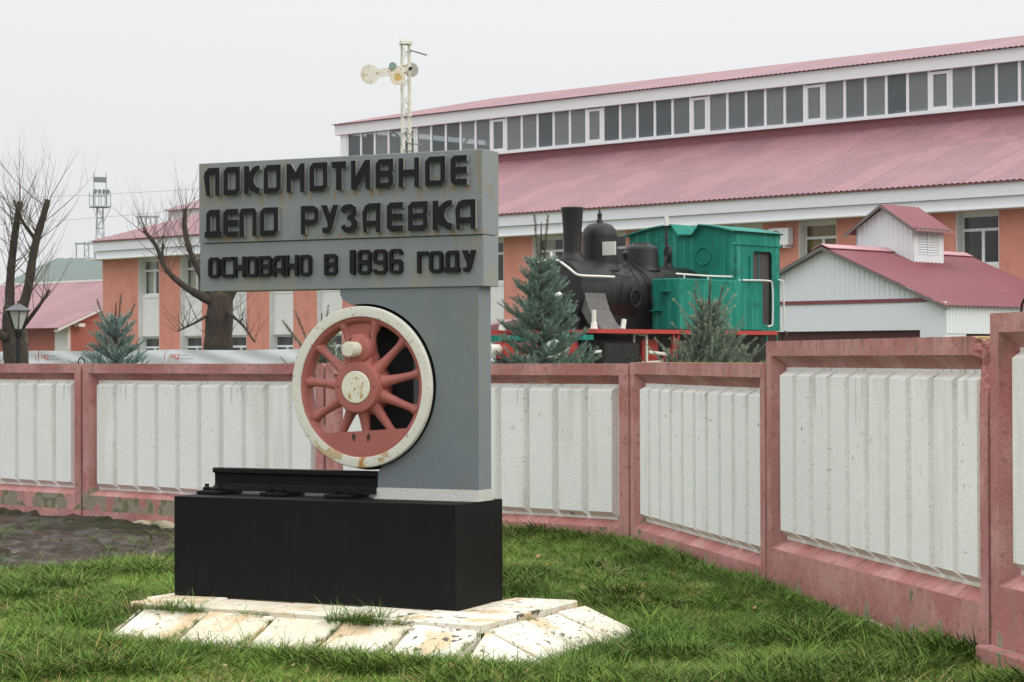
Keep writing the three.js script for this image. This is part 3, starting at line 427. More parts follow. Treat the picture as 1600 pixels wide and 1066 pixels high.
// ---------------------------------------------------------------- concrete slabs round the pedestal
{
  const t = thing('slab_apron', 'whitewashed concrete slabs around the black pedestal, flat ring and sloping skirt', 'paving slabs', MO, -MYAW);
  seed(21);
  const slab = (c, th, k) => { // c: four corners of the top, counter-clockwise from above
    const j = c.map((p) => [p[0] + R(-0.006, 0.006), p[1] + R(-0.008, 0.008), p[2] + R(-0.006, 0.006)]);
    const mid = [0, 1, 2].map((i) => (j[0][i] + j[1][i] + j[2][i] + j[3][i]) / 4), e = 0.012;
    const inn = j.map((p) => { const d = Math.hypot(p[0] - mid[0], p[2] - mid[2]); return [p[0] + (mid[0] - p[0]) * e / d, p[1] + 0.0, p[2] + (mid[2] - p[2]) * e / d]; }), rim = j.map((p) => [p[0], p[1] - 0.009, p[2]]), bot = j.map((p) => [p[0], p[1] - th, p[2]]);
    const q = [[inn[0], inn[1], inn[2], inn[3]]]; for (let i = 0; i < 4; i++) { const n = (i + 1) % 4; q.push([rim[i], rim[n], inn[n], inn[i]], [bot[i], bot[n], rim[n], rim[i]]); }
    const g = quads(q), uv = g.attributes.uv, ox = k * 0.83, oy = k * 0.37; for (let i = 0; i < uv.count; i++) uv.setXY(i, uv.getX(i) + ox, uv.getY(i) + oy);
    part('slab', g, M.slab, t);
  };
  const zf = 0.46, xr = 0.435, gap = 0.012, ys = 0.15; let k = 0;
  // flat ring: front row, right row, left piece, back row (z = -b)
  const fx = [-2.2, -1.72, -1.2, -0.68, -0.16, 0.435];
  for (let i = 0; i < 5; i++) slab([[fx[i] + gap, ys, zf], [fx[i + 1] - gap, ys, zf], [fx[i + 1] - gap, ys, 0.0], [fx[i] + gap, ys, 0.0]], 0.06, k++);
  for (const [b0, b1] of [[0.0, -0.45], [-0.46, -0.89]]) slab([[-0.03, ys, b0], [xr, ys, b0], [xr, ys, b1], [-0.03, ys, b1]], 0.06, k++);
  slab([[-2.32, ys - 0.01, 0.1], [-2.19, ys, 0.1], [-2.19, ys, -0.5], [-2.32, ys - 0.01, -0.5]], 0.06, k++);
  // sloping skirt in front
  const sx = [-2.56, -2.06, -1.55, -1.03, -0.53, -0.04, 0.45];
  slab([[-2.5, -0.06, 0.12], [-2.09, -0.065, 0.93], [-2.075, 0.112, 0.485], [-2.27, 0.112, 0.14]], 0.075, k++);
  for (let i = 1; i < 6; i++) { const d = 0; slab([[sx[i] + 0.025 + (i === 0 ? 0.02 : 0), -0.065, 0.97 + d * 2.4], [sx[i + 1] - 0.022, -0.065, 0.97 + d * 0.4], [sx[i + 1] - 0.012, 0.118 - (i % 2) * 0.008, 0.485], [sx[i] + 0.012 - d, 0.118, 0.485 + d * 1.5]], 0.075, k++); }
  // sloping skirt on the right
  const sb = [0.48, -0.03, -0.48, -0.92];
  for (let i = 0; i < 3; i++) slab([[0.98, -0.07, sb[i] + (i ? -0.0 : 0.06)], [0.98, -0.07, sb[i + 1] + 0.03], [0.48, 0.118, sb[i + 1] + 0.015], [0.48, 0.118, sb[i] - 0.01]], 0.075, k++);
  slab([[0.54, -0.065, 0.98], [0.98, -0.07, 0.6], [0.5, 0.1, 0.5], [0.485, 0.098, 0.515]], 0.07, k++); // corner piece
}

// ---------------------------------------------------------------- lawn
const toMon = (x, z) => { const dx = x - MO[0], dz = z - MO[2], c = Math.cos(MYAW), s = Math.sin(MYAW); return [dx * c + dz * s, -dx * s + dz * c]; };
const fenceDist = (x, z) => Math.min((x + 5.009) * -Math.sin(0.7042) + (z + 25.2892) * Math.cos(0.7042), (x - 1.0878) * -Math.sin(1.369) + (z + 20.1095) * Math.cos(1.369));
function tuft(n, len, spread, lean, wid) {
  const pos = [], idx = [];
  for (let b = 0; b < n; b++) {
    const a = R(0, 6.283), r = spread * Math.sqrt(rnd()), x = r * Math.cos(a), z = r * Math.sin(a), d = a + R(-1.2, 1.2), dx = Math.cos(d), dz = Math.sin(d), l = len * R(0.55, 1.1), k = lean * R(0.3, 1.3), w = wid * R(0.7, 1.3), tw = R(-0.6, 0.6), sx = -Math.sin(d + tw), sz = Math.cos(d + tw), base = pos.length / 3, N = 3;
    for (let i = 0; i <= N; i++) { const s = i / N, o = k * s * s * l, y = l * s * (1 - 0.42 * Math.min(1, k) * s), ww = i === N ? 0 : w * (1 - 0.55 * s); if (i === N) pos.push(x + dx * o, y, z + dz * o); else pos.push(x + dx * o - sx * ww, y, z + dz * o - sz * ww, x + dx * o + sx * ww, y, z + dz * o + sz * ww); }
    for (let i = 0; i < N - 1; i++) { const p = base + i * 2; idx.push(p, p + 1, p + 2, p + 1, p + 3, p + 2); }
    const p = base + (N - 1) * 2; idx.push(p, p + 1, p + 2);
  }
  const g = new THREE.BufferGeometry(); g.setAttribute('position', new THREE.Float32BufferAttribute(pos, 3)); g.setIndex(idx); g.computeVertexNormals(); return g;
}
const grassMat = phys(0xffffff, 0.7, 0.3), m4 = new THREE.Matrix4(), qt = new THREE.Quaternion(), eu = new THREE.Euler(), col = new THREE.Color();
function stuffCopies(name, label, category, geo, mat, list) { // list: [x, y, z, scale, turn, r, g, b, tilt]
  const im = new THREE.InstancedMesh(geo, mat, list.length); im.name = numbered(name); shade(im);
  list.forEach(([x, y, z, s, a, r, g, b, tilt = 0, sy = 1], i) => { eu.set(tilt * Math.cos(a * 3), a, tilt * Math.sin(a * 3)); qt.setFromEuler(eu); m4.compose(V(x, y, z), qt, V(s, s * sy, s)); im.setMatrixAt(i, m4); im.setColorAt(i, col.setRGB(r, g, b)); });
  im.userData = { kind: 'stuff', label, category }; scene.add(im); return im;
}
{
  seed(31);
  const short = [[], [], []], tall = [[], []];
  const tint = (x, z, dry) => { const f = fbm(x * 1.6 + 3, z * 1.6, 3), g = rnd(); let c = [mix(0.09, 0.205, f), mix(0.185, 0.315, f), mix(0.024, 0.055, f)]; c = c.map((v) => v * mix(0.5, 1.45, g * g * 0.5 + g * 0.5)); if (rnd() < dry) c = [R(0.34, 0.52), R(0.28, 0.4), R(0.1, 0.17)]; return c; };
  for (let i = 0; i < 215000; i++) {
    const u = rnd(), z = -10.4 - 13.6 * Math.pow(u, 1.15), x = R(-1, 1) * (-z * 0.2355 + 1.1);
    const fd = fenceDist(x, z); if (fd < 0.015) continue;
    const [a, lz] = toMon(x, z), n = 0.06 * (vnoise(x * 9, z * 9) - 0.5); if (a > -2.42 + n && a + lz * 0.5 > -2.42 + n - (lz < 0 ? 9 : 0) && lz < 0.95 + n + 0 && a < 0.97 + n && lz > -0.9 + n && lz - (a + 2.45) * 2.0 < 0.12) continue;
    const mud = inMud(x, z); if (rnd() < mud * 1.02 - 0.03) continue;
    const near = sm(-13, -11.5, z), patch = fbm(x * 1.1 + 9, z * 1.1 + 4, 3), lush = sm(0.45, 0.62, patch);
    const dry = mix(0.05, 0.17, near * (1 - lush)) + (fbm(x * 2.5, z * 2.5 + 8, 2) > 0.68 ? 0.12 : 0), c = tint(x, z, dry), dk = mix(1, 0.75, lush);
    const sc = mix(0.6, 1.25, lush) * R(0.65, 1.25) * (1 + 0.35 * (1 - sm(0.05, 0.5, fd))) * mix(0.6, 1, sm(0.0, 0.35, Math.max(a - 0.97, -2.45 - a, lz - 0.95, -0.9 - lz)));
    short[(rnd() * 3) | 0].push([x, groundY(x, z) - 0.008, z, sc, R(0, 6.28), c[0] * dk, c[1] * dk, c[2] * dk, 0.3]);
  }
  const addTall = (x, z, s, y) => { const c = tint(x, z, 0.06); tall[(rnd() * 2) | 0].push([x, (y ?? groundY(x, z)) - 0.01, z, s, R(0, 6.28), c[0] * 0.82, c[1] * 0.85, c[2] * 0.9, 0.25]); };
  for (let i = 0; i < 2400; i++) { const z = -10.6 - 11.5 * rnd(), x = R(-1, 1) * (-z * 0.2355 + 1); if (fenceDist(x, z) < 0.03 || inMud(x, z) > 0.3) continue; const [a, lz] = toMon(x, z); if (a > -2.55 && a < 1.0 && lz > -0.95 && lz < 0.95) continue; if (fbm(x * 1.5 + 40, z * 1.5, 3) > 0.5) addTall(x, z, R(0.5, 1.0)); }
  const M2W = (a, lz) => [MO[0] + a * Math.cos(MYAW) - lz * Math.sin(MYAW), MO[2] + a * Math.sin(MYAW) + lz * Math.cos(MYAW)];
  for (let i = 0; i < 420; i++) { const [x, z] = M2W(R(-2.7, 1.05), R(0.94, 1.2)); addTall(x, z, R(0.3, 0.75)); }          // along the foot of the skirt
  for (let i = 0; i < 240; i++) { const [x, z] = M2W(R(0.97, 1.3), R(-1.0, 1.0)); addTall(x, z, R(0.35, 0.85)); }
  for (let i = 0; i < 160; i++) { const [x, z] = M2W(R(-2.85, -2.4), R(-0.6, 0.9)); addTall(x, z, R(0.5, 0.95)); }
  for (const [a0, a1, n, s] of [[-2.2, -1.62, 44, 0.62], [-0.62, -0.1, 46, 0.7], [-1.3, -1.1, 8, 0.4], [-1.55, -1.35, 8, 0.3]]) for (let i = 0; i < n; i++) { const [x, z] = M2W(R(a0, a1), R(0.45, 0.5)); addTall(x, z, s * R(0.5, 1.2), 0.1); } // rooted in the joint of the slabs
  for (const a of [-2.06, -1.55, -1.03, -0.53, -0.04, 0.45]) for (let i = 0; i < 16; i++) { const lz = R(0.5, 0.92), [x, z] = M2W(a + R(-0.012, 0.012), lz); addTall(x, z, R(0.12, 0.3), mix(0.1, -0.02, (lz - 0.48) / 0.49)); }
  for (const b of [-0.03, -0.48]) for (let i = 0; i < 10; i++) { const q = R(0.5, 0.9), [x, z] = M2W(q, b + R(-0.01, 0.01)); addTall(x, z, R(0.1, 0.22), mix(0.1, -0.02, (q - 0.48) / 0.5)); }
  for (let i = 0; i < 26; i++) { const [x, z] = M2W(0.455, R(-0.9, 0.45)); addTall(x, z, R(0.1, 0.26), 0.1); }
  for (let i = 0; i < 500; i++) { const t = rnd(), z = mix(-19.9, -12.6, t), x = mix(1.02, 2.55, t) - R(0.03, 0.25); addTall(x, z, R(0.35, 0.8)); }
  for (let i = 0; i < 260; i++) { const s = R(0.8, 8), x = -5.009 + s * Math.cos(0.7042), z = -25.2892 + s * Math.sin(0.7042), o = R(0.04, 0.3); const X = x - o * Math.sin(0.7042), Z = z + o * Math.cos(0.7042); if (X > -1.4 || rnd() < 0.25) addTall(X, Z, R(0.25, 0.6)); }
  short.forEach((l, i) => stuffCopies('lawn_grass', 'short green lawn grass around the monument', 'grass', tuft(12, 0.088, 0.052, 1.0 + 0.35 * i, 0.0031), grassMat, l));
  tall.forEach((l, i) => stuffCopies('long_grass', 'longer green grass in clumps along slabs and fence', 'grass', tuft(18, 0.22, 0.055, 1.1 + 0.35 * i, 0.0038), grassMat, l));
  // broad-leaved weeds and fallen leaves
  const leaf = (l, w) => { const pos = [0, 0, 0], idx = [], N = 5; for (let i = 1; i <= N; i++) { const s = i / N, ww = i === N ? 0.001 : w * Math.sin(Math.PI * Math.pow(s, 0.8)); pos.push(-ww, l * s * 0.45 + 0.02 * s - 0.03 * s * s * 0, l * s, ww, l * s * 0.45 + 0.02 * s, l * s); const p = (i - 1) * 2 + 1; if (i === 1) idx.push(0, 1, 2); else idx.push(p - 2, p - 1, p, p - 1, p + 1, p); } const g = new THREE.BufferGeometry(); g.setAttribute('position', new THREE.Float32BufferAttribute(pos, 3)); g.setIndex(idx); g.computeVertexNormals(); return g; };
  const weed = mergeGeometries(Array.from({ length: 6 }, (_, i) => leaf(R(0.06, 0.1), R(0.016, 0.024)).rotateY(i * 1.05 + R(-0.3, 0.3)).rotateX(R(-0.3, 0.2))));
  const ws = []; for (let i = 0; i < 150; i++) { const z = -11 - 9 * rnd(), x = R(-0.6, 1) * (-z * 0.23); if (fenceDist(x, z) < 0.05 || inMud(x, z) > 0.2) continue; const [a, lz] = toMon(x, z); if (a > -2.6 && a < 1.1 && lz > -1 && lz < 1.05) continue; if (fbm(x * 1.2 + 70, z * 1.2, 2) < 0.56) continue; ws.push([x, groundY(x, z) + 0.005, z, R(0.45, 0.8), R(0, 6.28), R(0.09, 0.14), R(0.16, 0.21), R(0.05, 0.08), 0.2]); }
  stuffCopies('broadleaf_weeds', 'broad-leaved weeds growing in the lawn', 'weeds', weed, grassMat, ws);
  const fl = []; for (let i = 0; i < 110; i++) { const z = -11 - 12.5 * rnd(), x = R(-1, 0.9) * (-z * 0.235); if (fenceDist(x, z) < 0.2) continue; fl.push([x, groundY(x, z) + (inMud(x, z) > 0.5 ? 0.004 : 0.045), z, R(0.5, 0.95), R(0, 6.28), R(0.3, 0.5), R(0.22, 0.32), R(0.08, 0.14), 0.5]); }
  stuffCopies('fallen_leaves', 'scattered dry yellow fallen leaves', 'leaves', leaf(0.05, 0.016).rotateX(0.42), grassMat, fl);
}

// ---------------------------------------------------------------- spruces
function spruce(label, pos, H, base, sd, o = {}) {
  seed(sd);
  const t = thing('spruce_tree', label, 'tree', pos, 0, 'young spruces behind the fence');
  const nP = [], nC = [], twP = [], twI = [];
  const colA = o.col ?? [0.15, 0.25, 0.2], tip = o.tip ?? [0.27, 0.34, 0.27];
  const X = V(0, 0, 0), Y = V(0, 0, 0);
  const stick = (a, b, r0, r1) => { const d = b.clone().sub(a).normalize(), s = Math.abs(d.y) < 0.9 ? V(0, 1, 0).cross(d).normalize() : V(1, 0, 0).cross(d).normalize(), u = d.clone().cross(s), n0 = twP.length / 3; for (const [p, r] of [[a, r0], [b, r1]]) for (let k = 0; k < 4; k++) { const an = k * Math.PI / 2, c = Math.cos(an) * r, q = Math.sin(an) * r; twP.push(p.x + s.x * c + u.x * q, p.y + s.y * c + u.y * q, p.z + s.z * c + u.z * q); } for (let k = 0; k < 4; k++) { const e = n0 + k, f = n0 + (k + 1) % 4; twI.push(e, f, e + 4, f, f + 4, e + 4); } };
  function twig(p, d, len, dens = 1, nl = 0.021, tone = 1, bare) { // bottle-brush of needles
    d = d.clone().normalize(); X.set(0, 1, 0); if (Math.abs(d.y) > 0.9) X.set(1, 0, 0); const s = X.clone().cross(d).normalize(), u = d.clone().cross(s);
    stick(p, p.clone().addScaledVector(d, len), 0.0045, 0.0025);
    const n = Math.round(len * 430 * dens) + 6, k0 = R(0.75, 1.2) * tone;
    for (let i = 0; i < n; i++) {
      const f = (i + rnd()) / n, a = i * 2.39996 + R(-0.3, 0.3), ca = Math.cos(a), sa = Math.sin(a), fw = f > 0.93 ? 1.1 : R(0.35, 0.75), l = nl * R(0.8, 1.15) * (f < 0.06 ? 0.6 : 1), w = 0.0036;
      const rx = s.x * ca + u.x * sa, ry = s.y * ca + u.y * sa, rz = s.z * ca + u.z * sa, bx = p.x + d.x * f * len, by = p.y + d.y * f * len, bz = p.z + d.z * f * len;
      const tx = bx + (rx + d.x * fw) * l, ty = by + (ry + d.y * fw) * l, tz = bz + (rz + d.z * fw) * l, ph = R(0, 3.1416), cp = Math.cos(ph) * w, sp = Math.sin(ph) * w, m0 = 1 / Math.sqrt(1 + fw * fw), qx = (-s.x * sa + u.x * ca) * cp + (d.x - rx * fw) * m0 * sp, qy = (-s.y * sa + u.y * ca) * cp + (d.y - ry * fw) * m0 * sp, qz = (-s.z * sa + u.z * ca) * cp + (d.z - rz * fw) * m0 * sp;
      nP.push(bx - qx, by - qy, bz - qz, bx + qx, by + qy, bz + qz, tx, ty, tz);
      const k = k0 * R(0.85, 1.15), tt = sm(0.75, 1, f) * (o.tipAmount ?? 0.35), c = [0, 1, 2].map((j) => mix(bare ? bare[j] : colA[j], tip[j], tt) * k); for (let j = 0; j < 3; j++) nC.push(...c);
    }
  }
  const lead = o.leader ?? 0.5, nw = Math.round((H - lead) / (o.step ?? 0.21));
  part('trunk', tube([V(0, -0.1, 0), V(0.01, H * 0.5, 0.01), V(0, H - lead, 0), V(0.01, H - 0.1, 0)], [0.055 * H / 3, 0.035 * H / 3, 0.016, 0.006], 8), M.bark, t);
  for (const q of o.tops ?? [[0, 1]]) twig(V(q[0] * 0.5, H - lead, 0), V(q[0], 1, q[2] ?? 0), lead * q[1], 1.2, 0.034, 1, o.leadCol ?? [0.13, 0.11, 0.07]);
  for (let i = 0; i < nw; i++) {
    const f = i / nw, y = mix(0.25, H - lead, 1 - Math.pow(1 - f, 1.0)), reach = base * Math.pow(1 - f * 0.985, o.taper ?? 1.02) * R(0.85, 1.15) + 0.05, nb = f > 0.85 ? 5 : 7, a0 = R(0, 6.28);
    for (let b = 0; b < nb; b++) {
      const a = a0 + b * 6.283 / nb + R(-0.25, 0.25), L = reach * R(0.78, 1.12), rise = mix(0.05, 0.95, Math.pow(f, 1.6)) + R(-0.08, 0.1) + (o.rise ?? 0), d0 = V(Math.cos(a), rise, Math.sin(a)).normalize();
      const p0 = V(0, y, 0), seg = Math.max(2, Math.round(L / 0.12)); let p = p0.clone(), d = d0.clone();
      for (let k = 0; k < seg; k++) {
        const q = p.clone().addScaledVector(d, L / seg); stick(p, q, 0.011 * (1 - k / seg) + 0.004, 0.011 * (1 - (k + 1) / seg) + 0.004);
        const out = (k + 1) / seg;
        if (out > 0.18) {
          const full = y + L * rise > (o.from ?? 1.15), side = V(-Math.sin(a), 0, Math.cos(a));
          twig(p, d, L / seg * 1.05, 0.8, 0.026, 0.85);
          if (full) for (const sg of [-1, 1]) {
            const sl = clamp((1.12 - out) * 0.5 * L * R(0.75, 1.15), 0.09, 0.36), sd2 = d.clone().multiplyScalar(0.85).addScaledVector(side, sg * R(0.55, 0.95)).add(V(0, R(-0.12, 0.2), 0)).normalize();
            twig(q, sd2, sl, 1, 0.03, R(0.8, 1.1));
            const nt = Math.round(sl / 0.12); for (let w2 = 0; w2 < nt; w2++) { const f2 = (w2 + 0.6) / nt, pp = q.clone().addScaledVector(sd2, sl * f2), sg2 = w2 % 2 ? 1 : -1; twig(pp, sd2.clone().multiplyScalar(0.8).addScaledVector(side, sg2 * R(0.2, 0.6)).addScaledVector(d, R(0.0, 0.5)).add(V(0, R(-0.05, 0.75), 0)), R(0.12, 0.19) * (o.thick ?? 1), 1, 0.029, R(0.85, 1.3)); }
          }
          if (full && rnd() < 0.8) twig(q, d.clone().multiplyScalar(0.6).add(V(R(-0.3, 0.3), R(0.3, 0.9), R(-0.3, 0.3))), R(0.12, 0.2), 1, 0.029, R(0.95, 1.35));
        }
        p = q; d.y += 0.05; d.normalize();
      }
      twig(p, d, R(0.14, 0.24) * (1 + (o.spiky ?? 0) * rnd()), 1, 0.026, 1.15);
    }
  }
  const g = new THREE.BufferGeometry(); g.setAttribute('position', new THREE.Float32BufferAttribute(nP, 3)); g.setAttribute('color', new THREE.Float32BufferAttribute(nC, 3)); g.computeVertexNormals();
  part('crown', g, std(0xffffff, 0.75, { vertexColors: true }), t);
  const h = new THREE.BufferGeometry(); h.setAttribute('position', new THREE.Float32BufferAttribute(twP, 3)); h.setIndex(twI); h.computeVertexNormals(); part('branches', uvm(h), M.twig, t);
}
spruce('bushy blue spruce standing in front of the steam engine, with two bare leader shoots', [0.385, 0, -29], 3.66, 1.12, 3, { taper: 1.0, leader: 0.62, tops: [[-0.07, 1], [0.09, 0.98]], step: 0.2 });
spruce('olive-tipped spruce in front of the green water tank', [2.81, 0, -31], 2.86, 1.12, 8, { leader: 0.4, tops: [[-0.28, 0.7], [0.02, 1], [0.25, 0.75]], col: [0.2, 0.275, 0.21], tip: [0.42, 0.36, 0.2], tipAmount: 0.5, spiky: 1.3, rise: 0.28, step: 0.16 });
spruce('blue spruce in front of the two-storey hall corner, beside the street lantern', [-6.02, 0, -33], 2.72, 0.85, 14, { leader: 0.36, tops: [[-0.35, 0.85], [0.1, 1], [0.4, 0.7]], col: [0.19, 0.31, 0.28], spiky: 0.8, step: 0.18, thick: 1.15 });
spruce('small spruce with bare shoots showing behind the red wheel', [-2.72, 0, -31], 2.5, 0.8, 23, { leader: 0.5, tops: [[-0.4, 0.9], [0.1, 1], [-0.7, 0.7]], col: [0.22, 0.26, 0.18], spiky: 1.6, rise: 0.35, step: 0.22, tipAmount: 0.6 });

// ---------------------------------------------------------------- bare pollarded trees
function bareTree(label, pos, limbs, sd, shoots) {
  seed(sd);
  const t = thing('bare_tree', label, 'tree', pos, 0, 'pollarded trees without leaves');
  const wood = [], fine = [];
  function shoot(p, d, L, r, lvl) {
    const n = 6, pts = [p.clone()], rs = [r]; let q = p.clone(), e = d.clone().normalize();
    for (let i = 1; i <= n; i++) { e.add(V(R(-0.1, 0.1), R(-0.04, 0.1) + (lvl ? 0.03 : 0.05), R(-0.1, 0.1))).normalize(); q = q.clone().addScaledVector(e, L / n); pts.push(q); rs.push(r * (1 - 0.85 * i / n)); if (lvl < 2 && i > 1 && rnd() < (lvl ? 0.3 : 0.6)) { const s = V(R(-1, 1), R(-0.1, 0.9), R(-1, 1)).normalize(); shoot(q, e.clone().multiplyScalar(0.8).add(s.multiplyScalar(0.75)), L * R(0.3, 0.55), r * 0.55 * (1 - 0.6 * i / n), lvl + 1); } }
    fine.push(tube(pts, rs, 4, false));
  }
  for (const [pts, rs, ns, len] of limbs) {
    const c = new THREE.CatmullRomCurve3(pts.map((p) => V(...p))), N = 26, P = c.getPoints(N), rr = P.map((_, i) => { const f = i / N * (rs.length - 1), k = Math.min(rs.length - 2, Math.floor(f)); return mix(rs[k], rs[k + 1], f - k) * R(0.93, 1.09); });
    wood.push(tube(P, rr, 11));
    for (let i = 0; i < ns; i++) { const f = Math.pow(rnd(), 0.7) * 0.75 + 0.25, k = Math.min(N, Math.round(f * N)), p = P[k], a = R(0, 6.28), out = V(Math.cos(a), 0, Math.sin(a)); shoot(p.clone().addScaledVector(out, rr[k] * 0.7), out.multiplyScalar(R(0.3, 1.0)).add(V(0, R(0.35, 1.2), 0)), len * R(0.5, 1.25), R(0.006, 0.0115), 0); }
  }
  part('trunk', G(wood), M.bark, t); part('crown', G(fine), M.twig, t, 'thin bare shoots');
}
bareTree('pollarded bare tree with two sawn limbs behind the street lantern', [-10.45, 0, -46], [
  [[[0, -0.1, 0], [0.0, 1.2, 0], [-0.08, 2.2, 0.02], [-0.12, 2.9, 0]], [0.3, 0.27, 0.25, 0.19], 14, 0.8],
  [[[-0.15, 2.5, 0], [-0.2, 3.2, -0.1], [-0.12, 4.2, -0.12], [0.02, 5.1, -0.1]], [0.14, 0.095, 0.078, 0.062], 30, 1.5],
  [[[-0.02, 2.5, 0.05], [0.22, 3.2, 0.1], [0.38, 4.1, 0.15], [0.68, 5.12, 0.2]], [0.145, 0.1, 0.085, 0.062], 36, 1.45],
  [[[0.38, 4.3, 0.1], [0.15, 4.65, 0.2], [-0.02, 5.1, 0.3]], [0.045, 0.032, 0.025], 10, 0.9],
  [[[0.1, 2.4, 0.2], [0.5, 2.8, 0.5], [0.8, 3.2, 0.6]], [0.06, 0.04, 0.025], 12, 1.0],
  [[[-0.2, 2.2, 0.2], [-0.7, 2.6, 0.5], [-0.95, 3.2, 0.6]], [0.1, 0.07, 0.05], 10, 1.0]], 41);
bareTree('thick bare tree with crooked limbs rising behind the sign board', [-6.5, 0, -48], [
  [[[0.0, -0.1, 0], [0, 1.6, 0], [0.02, 2.4, 0.0], [0.08, 3.2, 0]], [0.36, 0.31, 0.32, 0.24], 22, 1.0],
  [[[0, 2.9, 0], [-0.3, 3.5, 0], [-0.6, 4.1, -0.05], [-0.74, 4.7, -0.1], [-0.72, 5.08, -0.1]], [0.15, 0.09, 0.062, 0.055, 0.042], 26, 1.1],
  [[[-0.1, 3.0, 0.1], [-0.7, 3.35, 0.2], [-1.12, 3.75, 0.2], [-1.32, 4.25, 0.25], [-1.58, 4.58, 0.25]], [0.115, 0.07, 0.052, 0.042, 0.032], 30, 1.0],
  [[[-1.1, 3.72, 0.2], [-1.2, 4.1, 0.1], [-1.18, 4.3, 0.1]], [0.035, 0.03, 0.025], 5, 0.7],
  [[[0.15, 3.0, 0], [0.5, 3.7, 0], [0.8, 4.4, 0]], [0.17, 0.12, 0.08], 10, 1.0],
  [[[0.2, 2.8, 0.2], [0.6, 2.5, 0.5], [0.9, 2.1, 0.6]], [0.04, 0.028, 0.015], 16, 0.7],
  [[[-0.2, 2.7, 0.2], [-0.5, 2.5, 0.5], [-0.8, 2.35, 0.6]], [0.035, 0.025, 0.015], 14, 0.7]], 57);

// ---------------------------------------------------------------- street lantern
{
  const t = thing('street_lantern', 'black street lantern with frosted panes on a thin black post', 'lantern', [-8.633, 0, -38]);
  const k = std(0x1c1d1f, 0.5, { metalness: 0.3 }), fr = new THREE.MeshPhysicalMaterial({ color: 0xd7dcd6, roughness: 0.6, transmission: 0.35, thickness: 0 });
  part('post', G([uvm(cyl(0.05, 0.045, 2.12, 14).translate(0, 1.06, 0)), uvm(cyl(0.1, 0.06, 0.4, 14).translate(0, 0.2, 0)), uvm(cyl(0.045, 0.075, 0.13, 14).translate(0, 2.18, 0)), uvm(cyl(0.085, 0.085, 0.05, 14).translate(0, 2.26, 0))]), k, t);
  const y0 = 2.285, y1 = 2.6, r0 = 0.08, r1 = 0.2, n = 6;
  for (let i = 0; i < n; i++) { const a = i * 6.2832 / n + 0.2, b = a + 6.2832 / n, c = (r, q, y) => [r * Math.cos(q), y, r * Math.sin(q)]; part('pane', quads([[c(r0 * 0.95, b, y0), c(r0 * 0.95, a, y0), c(r1 * 0.95, a, y1), c(r1 * 0.95, b, y1)]]), fr, t); part('glazing_bar', bar(c(r0, a, y0), c(r1, a, y1), 0.011), k, t); }
  part('roof', G([uvm(new THREE.ConeGeometry(0.27, 0.14, 6).rotateY(0.2).translate(0, 2.675, 0)), uvm(cyl(0.22, 0.22, 0.015, 6).translate(0, 2.6, 0)), uvm(new THREE.SphereGeometry(0.022, 10, 8).translate(0, 2.76, 0)), uvm(cyl(0.015, 0.01, 0.05, 8).translate(0, 2.735, 0))]), std(0x4a4d52, 0.35, { metalness: 0.4 }), t);
}

